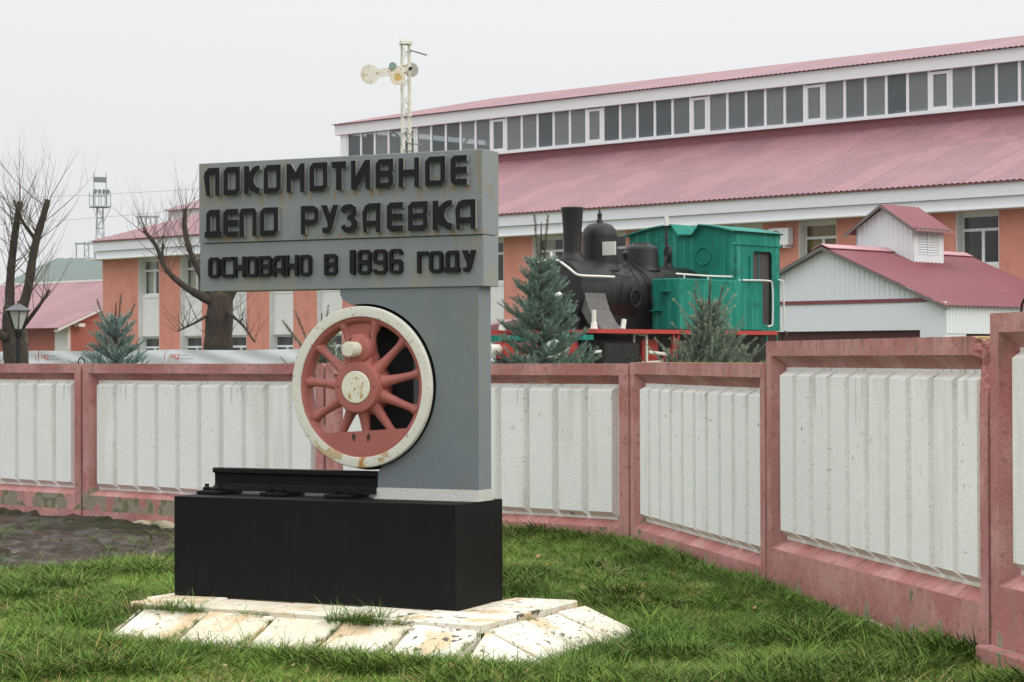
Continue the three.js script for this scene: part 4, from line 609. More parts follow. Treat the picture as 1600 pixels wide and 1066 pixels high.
// ---------------------------------------------------------------- semaphore signal
{
  const t = thing('semaphore_signal', 'white lattice semaphore mast with a round-ended arm behind the sign board', 'signal', [-2.18, 0, -45], 0.28);
  const w = M.white, H = 8.25, hw = 0.075;
  for (const sx of [-1, 1]) for (const sz of [-1, 1]) part('mast_leg', box(sx * hw - 0.017, sx * hw + 0.017, 0, H, sz * hw - 0.017, sz * hw + 0.017), w, t);
  const lat = []; for (let i = 0; i < 27; i++) { const y = 0.2 + i * 0.295, a = i % 2 ? -hw : hw; lat.push(bar([a, y, hw + 0.018], [-a, y + 0.29, hw + 0.018], 0.01, 4), bar([hw + 0.018, y, a], [hw + 0.018, y + 0.29, -a], 0.01, 4), bar([-a, y, -hw - 0.018], [a, y + 0.29, -hw - 0.018], 0.01, 4), bar([-hw - 0.018, y, -a], [-hw - 0.018, y + 0.29, a], 0.01, 4)); }
  part('lattice', G(lat), w, t);
  for (const y of [5.1, 5.42, 5.76, 6.05, 6.4, 6.75]) part('rung', bar([-0.1, y, 0.125], [0.12, y - 0.02, 0.125], 0.011), M.steelGrey, t);
  part('bracket', G([bar([0.05, 8.12, 0.12], [0.42, 8.03, 0.12], 0.016), bar([0.0, 6.2, 0.12], [0.3, 6.16, 0.12], 0.012), bar([0.3, 6.16, 0.12], [0.3, 6.06, 0.12], 0.012)]), M.steelGrey, t);
  part('mast_cap', G([box(-0.12, 0.12, H, H + 0.06, -0.12, 0.12), uvm(new THREE.TorusGeometry(0.05, 0.014, 6, 14).translate(-0.06, H + 0.1, 0))]), w, t);
  const am = tex(256, 128, (u, v) => { const f = fbm(u * 30, v * 14, 4); let c = blend([224, 222, 212], [206, 200, 188], fbm(u * 9, v * 9, 3)); if (f > 0.66) c = blend(c, [178, 140, 92], 0.6); if (f > 0.76) c = [96, 84, 72]; return c; });
  const ar = new THREE.Group(); ar.name = 'signal_arm'; ar.position.set(0.05, 7.73, 0.16); ar.rotation.z = -0.16 + 0.33; t.add(ar);
  const arm = [[-0.02, 0.085], [-0.66, 0.085], ...arc(-0.86, 0, 0.2, 0.45, Math.PI * 2 - 0.38, 30), [-0.66, -0.09], [-0.02, -0.09]];
  ar.rotation.z = 0.17;
  part('blade', uvm(slabOf(arm.map(([x, y]) => [x, y]), 0, 0.02)), std(0xffffff, 0.7, { map: am }), ar);
  part('spectacle', slabOf(arc(-0.3, -0.14, 0.16, 0, 6.283, 24), 0.021, 0.035, [arc(-0.3, -0.15, 0.09, 0, 6.283, 20)]), std(0xd8cdb6, 0.7), ar);
  part('lens', uvm(new THREE.CylinderGeometry(0.075, 0.075, 0.02, 20).rotateX(Math.PI / 2).translate(-0.3, -0.15, 0.03)), std(0xc7a660, 0.5), ar, 'yellow lens');
  part('lens', uvm(new THREE.CylinderGeometry(0.08, 0.08, 0.02, 20).rotateX(Math.PI / 2).translate(-0.36, 0.1, 0.03)), std(0x7d938a, 0.5), ar, 'dull green lens');
  part('counterweight', uvm(new THREE.CylinderGeometry(0.15, 0.15, 0.025, 26).rotateX(Math.PI / 2).translate(0.1, 0.0, -0.3)), std(0xa9aa9f, 0.7), ar);
  part('pivot', uvm(new THREE.CylinderGeometry(0.035, 0.035, 0.12, 12).rotateX(Math.PI / 2)), M.dark, ar);
  part('footing', box(-0.3, 0.3, -0.1, 0.12, -0.3, 0.3), M.footing, t);
}

// ---------------------------------------------------------------- banner on a low railing
{
  const th = THREE.MathUtils.degToRad(-43.7), cw = 2048, chh = 128, cv = document.createElement('canvas'); cv.width = cw; cv.height = chh;
  const c = cv.getContext('2d'); c.fillStyle = '#d9dee2'; c.fillRect(0, 0, cw, chh);
  c.fillStyle = '#c63a34'; c.font = 'bold italic 62px sans-serif'; c.fillText('РЖД', 24, 84);
  c.fillStyle = '#4c545c'; c.font = '22px sans-serif'; c.fillText('Российские', 172, 58); c.fillText('железные дороги', 172, 84);
  c.fillStyle = '#c63a34'; c.fillRect(cw - 50, 30, 10, 60);
  const bt = new THREE.CanvasTexture(cv); bt.colorSpace = THREE.SRGBColorSpace;
  const bm = std(0xffffff, 0.7, { map: bt }), t = thing('banner_railing', 'white strip banner with red lettering stretched along a low railing', 'banner', [-7.08, 0, -45], th);
  const SL = 4.75, xs = [-8.0, -3.25, 0.03 + SL * 0 - 0.0];
  const sheet = (x0, x1) => { const nx = 60, ny = 6, pos = [], uv = [], idx = []; for (let j = 0; j <= ny; j++) for (let i = 0; i <= nx; i++) { const u = i / nx, v = j / ny, x = mix(x0, x1, u); pos.push(x, mix(1.645, 1.945, v) - 0.02 * Math.sin(Math.PI * u) + 0.006 * (vnoise(x * 2, v * 2) - 0.5), 0.03 + 0.025 * Math.sin(x * 2.3 + v * 2.4 + x0) * Math.sin(v * 3.0 + x * 1.3)); uv.push(u, v); if (i < nx && j < ny) { const a = j * (nx + 1) + i; idx.push(a, a + 1, a + nx + 1, a + 1, a + nx + 2, a + nx + 1); } } const g = new THREE.BufferGeometry(); g.setAttribute('position', new THREE.Float32BufferAttribute(pos, 3)); g.setAttribute('uv', new THREE.Float32BufferAttribute(uv, 2)); g.setIndex(idx); g.computeVertexNormals(); return g; };
  for (const x of [-4.72 * 2, -4.72, 0]) part('banner_strip', sheet(x, x + 4.7), bm, t);
  for (let x = -9.5; x < 5.5; x += 1.55) part('post', box(x - 0.02, x + 0.02, 0, 1.62, -0.06, -0.02), M.pvc, t);
  part('top_rail', box(-9.6, 5.2, 1.625, 1.665, -0.06, -0.02), M.pvc, t);
}

// ---------------------------------------------------------------- depot hall: frame x along the facade, z outwards
const BROT = THREE.MathUtils.degToRad(-43.7), BP = [-16.264, 0, -97];
function corrugated(L0, L1, pitch, depth, lo, hi, map) { // strips across x in [L0, L1]; lo(x), hi(x) run along the slope; map(x, s, h) -> point
  const q = []; const prof = [[0, 0], [0.3, 0], [0.42, 1], [0.86, 1], [1, 0]];
  for (let x = L0; x < L1 - 1e-6; x += pitch) for (let k = 0; k < 4; k++) {
    const a = Math.min(L1, x + prof[k][0] * pitch), b = Math.min(L1, x + prof[k + 1][0] * pitch), ha = prof[k][1] * depth, hb = prof[k + 1][1] * depth; if (b <= a) continue;
    const la = lo(a), lb = lo(b), ua = hi(a), ub = hi(b); if (ua <= la && ub <= lb) continue;
    q.push([map(a, la, ha), map(b, lb, hb), map(b, Math.max(ub, lb), hb), map(a, Math.max(ua, la), ha)]);
  }
  return quads(q);
}
function windowUnit(parent, x0, x1, y0, y1, z, curtain, name = 'window') { // frame, mullion, transom, three panes, curtain, dark room behind
  const g = new THREE.Group(); g.name = name; parent.add(g); const yt = y1 - (y1 - y0) * 0.3, xm = (x0 + x1) / 2, f = 0.06;
  part('window_frame', G([box(x0, x0 + f, y0, y1, z, z + 0.06), box(x1 - f, x1, y0, y1, z, z + 0.06), box(x0 + f, x1 - f, y0, y0 + f, z, z + 0.06), box(x0 + f, x1 - f, y1 - f, y1, z, z + 0.06), box(x0 + f, x1 - f, yt - 0.045, yt + 0.045, z, z + 0.058), box(xm - 0.05, xm + 0.05, y0 + f, yt - 0.045, z, z + 0.056)]), M.pvc, g);
  const pn = (a, b, c, d) => part('pane', quads([[[a, c, z + 0.03], [b, c, z + 0.03], [b, d, z + 0.03], [a, d, z + 0.03]]]), M.glass, g);
  pn(x0 + f, xm - 0.05, y0 + f, yt - 0.045); pn(xm + 0.05, x1 - f, y0 + f, yt - 0.045); pn(x0 + f, x1 - f, yt + 0.045, y1 - f);
  part('room', quads([[[x0, y0, z - 2.4], [x1, y0, z - 2.4], [x1, y1, z - 2.4], [x0, y1, z - 2.4]], [[x0, y0, z - 2.4], [x0, y0, z], [x0, y1, z], [x0, y1, z - 2.4]], [[x1, y0, z], [x1, y0, z - 2.4], [x1, y1, z - 2.4], [x1, y1, z]], [[x0, y0, z], [x1, y0, z], [x1, y0, z - 2.4], [x0, y0, z - 2.4]], [[x0, y1, z - 2.4], [x1, y1, z - 2.4], [x1, y1, z], [x0, y1, z]]]), M.interior, g);
  if (curtain) { const q = [], ext = curtain === 1 ? [[0, 0.42], [0.75, 1]] : [[0, 1]]; for (const [a, b] of ext) for (let i = 0; i < 14; i++) { const u = mix(a, b, i / 14), v = mix(a, b, (i + 1) / 14), X = (s) => mix(x0 + 0.03, x1 - 0.03, s), Z = (s) => z - 0.14 + 0.02 * Math.sin(s * 60); q.push([[X(u), y0 + 0.05, Z(u)], [X(v), y0 + 0.05, Z(v)], [X(v), y1 - 0.05, Z(v)], [X(u), y1 - 0.05, Z(u)]]); } part('curtain', quads(q), curtain === 2 ? M.yellowCurtain : M.curtain, g); }
  return g;
}
{
  const t = thing('depot_hall', 'long two-storey depot hall with red roofs and a glazed clerestory', 'building', BP, BROT);
  const U0 = -4.35, U1 = 56, WZ = -0.7, RZ = -1.0, EY = 7.15, SL = 0.362, CD = 8.0;
  seed(61);
  // facade: recessed white bays between proud orange piers
  const bays = []; for (let k = 0; k < 19; k++) bays.push(-1.62 + 3.068 * k);
  let px = U0;
  part('wall', G([box(U0 + 0.1, U1, -0.3, 1.2, RZ - 0.35, RZ), box(U0 + 0.1, U1, 2.74, 4.5, RZ - 0.35, RZ), box(U0 + 0.1, U1, 6.22, 6.6, RZ - 0.35, RZ), ...[...bays, U1].map((b, i) => box(i ? bays[i - 1] + 1.55 : U0 + 0.1, Math.min(b, U1), 1.2, 2.74, RZ - 0.35, RZ)), ...[...bays, U1].map((b, i) => box(i ? bays[i - 1] + 1.55 : U0 + 0.1, Math.min(b, U1), 4.5, 6.22, RZ - 0.35, RZ))]), M.bwhite, t);
  for (const b of [...bays, U1]) { if (b - px > 0.2) { part('pier', box(px, b, -0.3, 6.32, RZ + 0.001, WZ), M.plaster, t); part('jamb', box(b - 0.0, b + 0.02, 0, 6.3, RZ + 0.002, WZ - 0.004), M.bwhite, t); part('jamb', box(px - 0.02, px, 0, 6.3, RZ + 0.002, WZ - 0.004), M.bwhite, t); } px = b + 1.55; }
  bays.forEach((b, k) => {
    const cu = k === 12 ? 2 : k < 4 ? 1 : rnd() < 0.3 ? 1 : 0;
    windowUnit(t, b + 0.02, b + 1.53, 4.66, 6.22, RZ - 0.1, cu);
    part('window_sill', rbox(b + 0.001, b + 1.549, 4.5, 4.66, RZ - 0.3, RZ + 0.12, 0.02), M.bwhite, t);
    part('spandrel', rbox(b + 0.021, b + 1.529, 2.76, 4.497, RZ - 0.05, RZ + 0.1, 0.02), M.bwhite, t);
    windowUnit(t, b + 0.02, b + 1.53, 1.2, 2.74, RZ - 0.1, 0);
  });
  part('end_wall', box(U0, U0 + 0.099, -0.3, 6.32, -24, WZ - 0.001), M.plaster, t);
  part('soffit', box(U0 - 0.3, U1, 6.32, 6.36, RZ, -0.02), M.bwhite, t);
  part('fascia', box(-4.0, U1, 6.315, 6.69, -0.7, -0.1), M.fascia, t); part('fascia', box(-4.12, U1, 6.7, 7.12, -0.7, 0.0), M.fascia, t);
  // lower roof with hipped end
  const rp = (x, s, h) => [x, EY + SL * s + h, 0.12 - s];
  part('roof', corrugated(-4.2, U1, 0.22, 0.028, () => 0, (x) => Math.min(CD + 0.36, x + 4.2), rp), M.roof, t, 'pink-red corrugated lower roof');
  const hp = (s0, d, h) => [-4.2 + d, EY + SL * d + h, 0.12 - s0];
  part('roof', corrugated(0, 26, 0.22, 0.028, () => 0, (s) => Math.min(8.12, s, 26 - s), hp), M.roof, t, 'hipped end of the lower roof');
  part('eaves_strip', box(-4.2, U1, EY - 0.03, EY - 0.005, -0.1, 0.1), M.roofTrim, t);
  part('roof', corrugated(-4.2, U1, 0.22, 0.028, () => 0, (x) => Math.min(CD, x + 4.2), (x, s, h) => [x, EY + SL * s + h, -26 + s]), M.roof, t);
  // clerestory
  const C0 = 4.0, ZF = -8.0, ZB = -18.0, base = EY + SL * 8 - 0.06, y0 = 10.6, y1 = 12.02, y2 = 12.48;
  part('upstand', G([box(C0, U1, base - 0.3, 10.47, ZF - 0.26, ZF - 0.16), box(C0, U1, base - 0.3, 10.47, ZB + 0.12, ZB + 0.2)]), M.roofTrim, t);
  part('clerestory_sill', box(C0, U1, 10.47, y0, ZF - 0.2, ZF + 0.06), M.fascia, t); part('clerestory_sill', box(C0, U1, 10.47, y0, ZB - 0.06, ZB + 0.2), M.fascia, t);
  part('clerestory_fascia', box(C0 - 0.25, U1, y1, y2, ZF - 0.25, ZF + 0.16), M.fascia, t); part('clerestory_fascia', box(C0 - 0.25, U1, y1, y2, ZB - 0.16, ZB + 0.25), M.fascia, t);
  part('gable_wall', box(C0, C0 + 0.35, 10.2, y1, ZB + 0.2, ZF - 0.2), M.fascia, t);
  part('corner_post', box(C0, C0 + 0.4, y0, y1, ZF - 0.19, ZF + 0.03), M.fascia, t);
  const pitch = 0.918, first = 4.44;
  const glassB = M.dirtyGlass.clone(), glassC = M.dirtyGlass.clone(); glassB.color.set(0x98a4aa); glassB.transmission = 0.8; glassC.color.set(0xb4bcbe); glassC.roughness = 0.4; glassC.transmission = 0.66;
  const mull = box(-0.055, 0.055, y0, y1, -0.08, 0.0), pane = quads([[[0.055, y0, -0.04], [pitch - 0.055, y0, -0.04], [pitch - 0.055, y1, -0.04], [0.055, y1, -0.04]]]);
  const opf = G([box(0.056, 0.17, y0 + 0.001, y1 - 0.05, -0.07, 0.02), box(pitch - 0.17, pitch - 0.056, y0 + 0.001, y1 - 0.05, -0.07, 0.02), box(0.17, pitch - 0.17, y0 + 0.001, y0 + 0.11, -0.07, 0.018), box(0.17, pitch - 0.17, y1 - 0.15, y1 - 0.05, -0.07, 0.018)]);
  for (let k = 0; k < 56; k++) {
    const x = first + pitch * k;
    const m = part('mullion', mull, M.fascia, t); m.position.set(x, 0, ZF);
    const p = part('clerestory_pane', pane, [M.dirtyGlass, glassB, glassC][(hash(k, 3) * 3) | 0], t); p.position.set(x, 0, ZF);
    if (k % 6 === 4) { const o = part('opening_sash', opf, M.pvc, t); o.position.set(x, 0, ZF); }
  }
  part('rear_glazing', quads([[[C0, y0, ZB], [U1, y0, ZB], [U1, y1, ZB], [C0, y1, ZB]]]), M.dirtyGlass, t);
  const rm = []; for (let k = 0; k < 56; k++) rm.push(box(first + pitch * k - 0.05, first + pitch * k + 0.05, y0, y1, ZB - 0.02, ZB + 0.04)); part('rear_mullions', G(rm), M.fascia, t);
  for (let x = 5.5; x < U1; x += 5.508) part('roof_truss', G([bar([x, y0, ZF - 0.4], [x + 1.6, y1, ZF - 0.4], 0.05, 5), bar([x + 3.2, y0, ZF - 0.4], [x + 1.6, y1, ZF - 0.4], 0.05, 5), bar([x, y1 - 0.1, ZF - 0.3], [x, y1 - 0.1, ZB + 0.3], 0.09, 5)]), std(0xc6cacc, 0.7), t);
  part('attic_floor', box(C0 + 0.4, U1, 10.2, 10.3, ZB + 0.25, ZF - 0.25), std(0x8d8f8d, 0.9), t);
  const up = (x, s, h) => [x, y2 + 0.01 + 0.23 * s + h, ZF + 0.3 - s];
  part('clerestory_roof', corrugated(C0 - 0.4, U1, 0.22, 0.028, () => 0, (x) => Math.min(5.3, x - C0 + 0.4), up), M.roof, t, 'pink-red corrugated clerestory roof');
  part('clerestory_roof', corrugated(C0 - 0.4, U1, 0.22, 0.028, () => 0, (x) => Math.min(5.3, x - C0 + 0.4), (x, s, h) => [x, y2 + 0.01 + 0.23 * s + h, ZB - 0.3 + s]), M.roof, t);
  part('clerestory_roof', corrugated(0, 10.6, 0.22, 0.028, () => 0, (s) => Math.min(5.3, s, 10.6 - s), (s, d, h) => [C0 - 0.4 + d, y2 + 0.01 + 0.23 * d + h, ZF + 0.3 - s]), M.roof, t);
  // air conditioner
  const ac = thing('air_conditioner', 'white air-conditioner unit on the orange pier beside the green cab', 'air conditioner', BP, BROT);
  part('casing', rbox(34.2, 35.02, 5.52, 6.1, WZ + 0.06, WZ + 0.36, 0.02), M.pvc, ac); part('fan_grille', uvm(new THREE.CylinderGeometry(0.21, 0.21, 0.02, 24).rotateX(Math.PI / 2).translate(34.5, 5.81, WZ + 0.365)), M.steelGrey, ac); part('bracket', G([box(34.3, 34.34, 5.42, 5.52, WZ + 0.001, WZ + 0.42), box(34.86, 34.9, 5.42, 5.52, WZ + 0.001, WZ + 0.42)]), M.pvc, ac);
}

// ---------------------------------------------------------------- white shed with red roof and roof turret
{
  const t = thing('garage_shed', 'white corrugated shed with gabled red roof and louvred turret', 'shed', BP, BROT);
  const K = 10, c = 43.92, hw = 3.83, E = 3.12, P = 4.77, KB = 3.05, sl = (P - E) / hw;
  const cw = std(0xdde2e6, 0.5), seam = std(0x7d3f48, 0.6), trim = std(0x6f6a68, 0.6), doorM = std(0x5b2a30, 0.6);
  const wallC = (x0, x1, y0, y1f, z, flip) => corrugated(x0, x1, 0.16, 0.018, () => y0, y1f, (x, s, h) => [x, s, z + h]);
  part('gable_wall', wallC(c - hw + 0.15, c + hw - 0.1, 3.29, (x) => P - 0.06 - Math.abs(x - c) * sl, K - 0.02), cw, t);
  part('band', box(c - hw + 0.1, c + hw - 0.45, 3.19, 3.29, K - 0.02, K + 0.035), seam, t, 'dark red trim band');
  part('front_wall', G([box(c - hw + 0.1, c + hw - 0.05, 2.45, 3.19, K - 0.12, K), box(c + 3.02, c + hw - 0.05, 0, 2.45, K - 0.12, K), box(c - hw + 0.1, c - 3.2, 0, 2.45, K - 0.12, K)]), cw, t);
  part('garage_door', box(c - 3.2, c + 3.02, 0, 2.45, K - 0.3, K - 0.22), doorM, t, 'dark red garage door');
  part('side_wall', G([wallC2(c + hw - 0.05, K - 0.01, KB, 2.35, 3.1), box(c + hw - 0.15, c + hw - 0.06, 0, 2.35, K - 1.05, K - 0.02), box(c + hw - 0.15, c + hw - 0.06, 0, 2.35, KB, K - 4.2)]), cw, t);
  function wallC2(x, z0, z1, y0, y1) { return corrugated(0, z0 - z1, 0.16, 0.018, () => y0, () => y1, (s, yy, h) => [x + h, yy, z0 - s]); }
  part('side_door', box(c + hw - 0.25, c + hw - 0.2, 0, 2.35, K - 4.2, K - 1.05), doorM, t, 'dark red side door');
  part('rear_wall', box(c - hw, c + hw, 0, 3.1, KB - 0.1, KB), cw, t);
  part('roof', corrugated(0, K - KB + 0.35, 0.2, 0.025, () => 0, () => hw + 0.12, (z, s, h) => [c + s, P - s * sl + h, K + 0.2 - z]), M.shedRoof, t, 'red corrugated roof slope');
  part('roof', corrugated(0, K - KB + 0.35, 0.2, 0.025, () => 0, () => hw + 0.12, (z, s, h) => [c - s, P - s * sl + h, K + 0.2 - z]), M.shedRoof, t);
  const vb = (sg) => quads([[[c, P - 0.01, K + 0.21], [c + sg * (hw + 0.12), P - 0.01 - (hw + 0.12) * sl, K + 0.21], [c + sg * (hw + 0.12), P - 0.1 - (hw + 0.12) * sl, K + 0.21], [c, P - 0.1, K + 0.21]], [[c, P - 0.1, K + 0.21], [c + sg * (hw + 0.12), P - 0.1 - (hw + 0.12) * sl, K + 0.21], [c + sg * (hw + 0.12), P - 0.1 - (hw + 0.12) * sl, K], [c, P - 0.1, K]]]);
  part('bargeboard', vb(1), trim, t); part('bargeboard', vb(-1), trim, t);
  part('ridge_cap', G([uvm(new THREE.BoxGeometry(0.3, 0.02, K - KB + 0.35).rotateZ(-0.4).translate(c + 0.13, P + 0.0, (K + KB) / 2 + 0.03)), uvm(new THREE.BoxGeometry(0.3, 0.02, K - KB + 0.35).rotateZ(0.4).translate(c - 0.13, P + 0.0, (K + KB) / 2 + 0.03))]), std(0xb98a90, 0.4), t);
  // turret
  const u = 43.82, w = 0.97, z0 = 7.0, z1 = 5.5, ye = 5.4, yp = 6.03;
  const g = new THREE.Group(); g.name = 'turret'; t.add(g);
  part('turret_wall', G([corrugated(u - w, u + w, 0.16, 0.015, () => 4.1, (x) => ye + (yp - ye - 0.04) * (1 - Math.abs(x - u) / w), (x, s, h) => [x, s, z0 + h]), box(u + w - 0.04, u + w, 4.1, 4.62, z1, z0), box(u + w - 0.04, u + w, 5.22, ye, z1, z0), box(u + w - 0.04, u + w, 4.62, 5.22, z0 - 0.22, z0), box(u + w - 0.04, u + w, 4.62, 5.22, z1, z1 + 0.22), box(u - w, u - w + 0.04, 4.1, ye, z1, z0), box(u - w, u + w, 4.1, ye, z1 - 0.04, z1)]), cw, g);
  for (let i = 0; i < 8; i++) part('louvre', uvm(new THREE.BoxGeometry(0.012, 0.09, z0 - z1 - 0.44).rotateZ(0.5).translate(u + w - 0.02, 4.67 + i * 0.072, (z0 + z1) / 2)), cw, g);
  part('louvre_post', box(u + w - 0.01, u + w + 0.02, 4.6, 5.24, (z0 + z1) / 2 - 0.03, (z0 + z1) / 2 + 0.03), cw, g);
  const ts = (yp - ye) / w; for (const sg of [1, -1]) part('turret_roof', corrugated(0, z0 - z1 + 0.45, 0.2, 0.02, () => 0, () => w + 0.28, (z, s, h) => [u + sg * s, yp + 0.03 - s * ts + h, z0 + 0.22 - z]), M.shedRoof, g);
  part('turret_trim', G([vbt(1), vbt(-1), box(u + w + 0.001, u + w + 0.2, ye - 0.1, ye - 0.04, z1 - 0.1, z0 + 0.15)]), trim, g);
  function vbt(sg) { const e = w + 0.28; return quads([[[u, yp + 0.02, z0 + 0.225], [u + sg * e, yp + 0.02 - e * ts, z0 + 0.225], [u + sg * e, yp - 0.07 - e * ts, z0 + 0.225], [u, yp - 0.07, z0 + 0.225]]]); }
}

// ---------------------------------------------------------------- steam engine (x to the rear, z towards the viewer's side)
{
  const t = thing('steam_locomotive', 'old steam tank engine with black boiler and turquoise cab on display', 'locomotive', [1.659, 0, -43], THREE.MathUtils.degToRad(50));
  const zc = -1.4, B = M.locoBlack, Gn = M.locoGreen, Rd = M.locoRed, Wh = M.locoWhite;
  const along = (prof, seg = 40) => uvm(lathe(prof, seg).rotateZ(-Math.PI / 2)); // lathe axis -> +x
  const up = (prof, x, z = zc, seg = 32) => uvm(lathe(prof, seg).translate(x, 0, z));
  part('running_board', G([box(0, 6.55, 2.235, 2.32, -0.25, 0), box(0, 6.55, 2.235, 2.32, -2.8, -2.55), box(0.3, 6.5, 2.26, 2.31, -2.549, -0.251)]), Rd, t, 'red running board');
  part('smokebox', along([[0, 0.33], [0.3, 0.34], [0.56, 0.4], [0.6, 0.43], [0.7, 0.44], [0.73, 0.46], [0.73, 1.55], [0.63, 1.56]]).translate(0, 3.07, zc), B, t);
  part('smokebox_door', G([along([[0, 0.27], [0.2, 0.285], [0.42, 0.34], [0.45, 0.4]]).translate(0, 3.05, zc), ...[0.2, -0.2].map((y) => box(0.3, 0.34, 3.05 + y - 0.02, 3.05 + y + 0.02, zc - 0.42, zc + 0.1))]), B, t);
  part('boiler', G([along([[0.63, 1.56], [0.635, 4.95]]).translate(0, 3.07, zc), ...[2.5, 3.3, 4.1].map((x) => along([[0.642, x], [0.648, x + 0.01], [0.648, x + 0.06], [0.642, x + 0.07]]).translate(0, 3.07, zc)), box(1.5, 4.9, 2.3, 2.9, zc - 0.45, zc + 0.45)]), B, t);
  part('saddle', G([box(0.46, 1.5, 2.0, 2.6, zc - 0.6, zc + 0.6)]), B, t);
  for (const s of [1, -1]) { // steam pipe casing, sweeping from the smokebox out to the running board
    const prof = [[0.62, 3.36], [0.69, 3.2], [0.76, 2.95], [0.86, 2.7], [1.02, 2.45], [1.18, 2.32]], q = [];
    for (let i = 0; i < prof.length - 1; i++) { const [a, y] = prof[i], [b, v] = prof[i + 1], m = (x, z, yy) => [x, yy, zc + s * z], e = 0.14; q.push([m(0.5, b, v), m(1.18, b, v), m(1.18, a, y), m(0.5, a, y)], [m(0.5, b - e * 1.5, v), m(0.5, b, v), m(0.5, a, y), m(0.5, a - e * 1.5, y)], [m(1.18, b, v), m(1.18, b - e * 1.5, v), m(1.18, a - e * 1.5, y), m(1.18, a, y)]); }
    part('steam_pipe_casing', quads(q), phys(0xffffff, 0.6, 0.8, { map: tex(128, 128, (u, v) => { const n = 92 + 30 * (fbm(u * 20, v * 20, 4) - 0.5) + 30 * (hash((u * 128) | 0, (v * 128) | 0) - 0.5); return [n, n * 0.98, n * 0.97]; }) }), t);
    const z0 = zc + s * 0.85, z1 = zc + s * 1.42, lo = Math.min(z0, z1), hi = Math.max(z0, z1);
    part('cylinder_block', G([uvm(new THREE.CylinderGeometry(0.3, 0.3, 1.2, 28).rotateZ(Math.PI / 2).translate(0.82, 1.6, zc + s * 1.12)), box(0.25, 1.4, 1.66, 2.02, lo, hi), quads([[[0.25, 2.021, z1], [1.4, 2.021, z1], [1.15, 2.234, z0], [0.25, 2.234, z0]], [[1.4, 2.021, z1], [1.4, 2.021, z0], [1.15, 2.234, z0], [1.15, 2.234, z0]], [[0.25, 2.021, z0], [0.25, 2.021, z1], [0.25, 2.234, z0], [0.25, 2.234, z0]]])]), B, t);
    part('tank', rbox(2.85, 5.97, 2.325, 3.4, Math.min(zc + s * 0.68, zc + s * 1.4), Math.max(zc + s * 0.68, zc + s * 1.4), 0.03, 3), Gn, t, 'turquoise side water tank');
    part('hand_rail', G([smoothTube([[2.86, 3.49, zc + s * 1.3], [4.0, 3.475, zc + s * 1.3], [5.12, 3.485, zc + s * 1.3]], 0.02, 12), bar([5.13, 3.49, zc + s * 1.3], [5.13, 3.36, zc + s * 1.38], 0.02), ...[3.15, 4.02, 4.95].map((x) => bar([x, 3.38, zc + s * 1.3], [x, 3.49, zc + s * 1.3], 0.018)), smoothTube([[5.13, 3.41, zc + s * 1.43], [6.1, 3.42, zc + s * 1.44], [6.24, 3.4, zc + s * 1.44], [6.28, 3.3, zc + s * 1.44], [6.28, 2.55, zc + s * 1.44], [6.26, 2.45, zc + s * 1.44], [6.15, 2.42, zc + s * 1.4]], 0.02, 40), smoothTube([[6.62, 3.46, zc + s * 1.36], [6.7, 3.42, zc + s * 1.44], [6.71, 3.2, zc + s * 1.45], [6.71, 2.45, zc + s * 1.45], [6.68, 2.36, zc + s * 1.42]], 0.018, 24)]), Wh, t, 'white hand rail');
    for (const [y, z] of [[3.12, 1.05], [2.72, 0.85]]) part('tank_step', rbox(2.68, 2.85, y, y + 0.02, zc + s * z - 0.11, zc + s * z + 0.11, 0.004), Gn, t);
    // wheels and motion
    for (const [x, r] of [[2.2, 0.52], [3.5, 0.52], [4.8, 0.52]]) part('wheel', G([uvm(new THREE.TorusGeometry(r - 0.03, 0.035, 8, 36).translate(x, 0.95 + r, zc + s * 0.8)), ...Array.from({ length: 10 }, (_, i) => bar([x, 0.95 + r, zc + s * 0.78], [x + (r - 0.04) * Math.cos(i * 0.628), 0.95 + r + (r - 0.04) * Math.sin(i * 0.628), zc + s * 0.78], 0.025, 5)), uvm(new THREE.CylinderGeometry(0.12, 0.12, 0.14, 16).rotateX(Math.PI / 2).translate(x, 0.95 + r, zc + s * 0.78))]), Rd, t);
    part('wheel_tyre', uvm(new THREE.TorusGeometry(0.42, 0.035, 8, 36).translate(0.72, 1.4, zc + s * 0.95)), Wh, t);
    part('connecting_rod', G([bar([1.4, 1.62, zc + s * 1.12], [2.6, 1.66, zc + s * 1.12], 0.035), bar([1.95, 2.25, zc + s * 1.2], [1.95, 1.5, zc + s * 1.2], 0.035), bar([2.0, 1.86, zc + s * 1.22], [2.75, 1.8, zc + s * 1.22], 0.04), bar([1.66, 2.24, zc + s * 1.1], [1.66, 1.75, zc + s * 1.1], 0.028), bar([1.66, 2.24, zc + s * 1.1], [1.95, 2.2, zc + s * 1.2], 0.02)]), Wh, t, 'white valve rods');
    part('motion_bracket', G([box(2.72, 2.78, 1.6, 2.235, zc + s * 1.3 - 0.03, zc + s * 1.3 + 0.03), quads([[[2.75, 1.62, zc + s * 1.31], [2.75, 1.7, zc + s * 1.31], [3.0, 2.235, zc + s * 1.31], [2.9, 2.235, zc + s * 1.31]]]), box(2.1, 2.66, 1.55, 2.12, zc + s * 0.92, zc + s * 0.98)]), Rd, t);
    part('sanding_valve', uvm(cyl(0.055, 0.05, 0.2, 14).rotateZ(-0.25).translate(1.0, 2.42, zc + s * 1.33)), Wh, t);
    part('lubricator', G([uvm(cyl(0.08, 0.05, 0.16, 12).translate(0.2, 2.39, zc + s * 1.2)), uvm(cyl(0.045, 0.045, 0.28, 12).translate(0.2, 2.56, zc + s * 1.2))]), Wh, t);
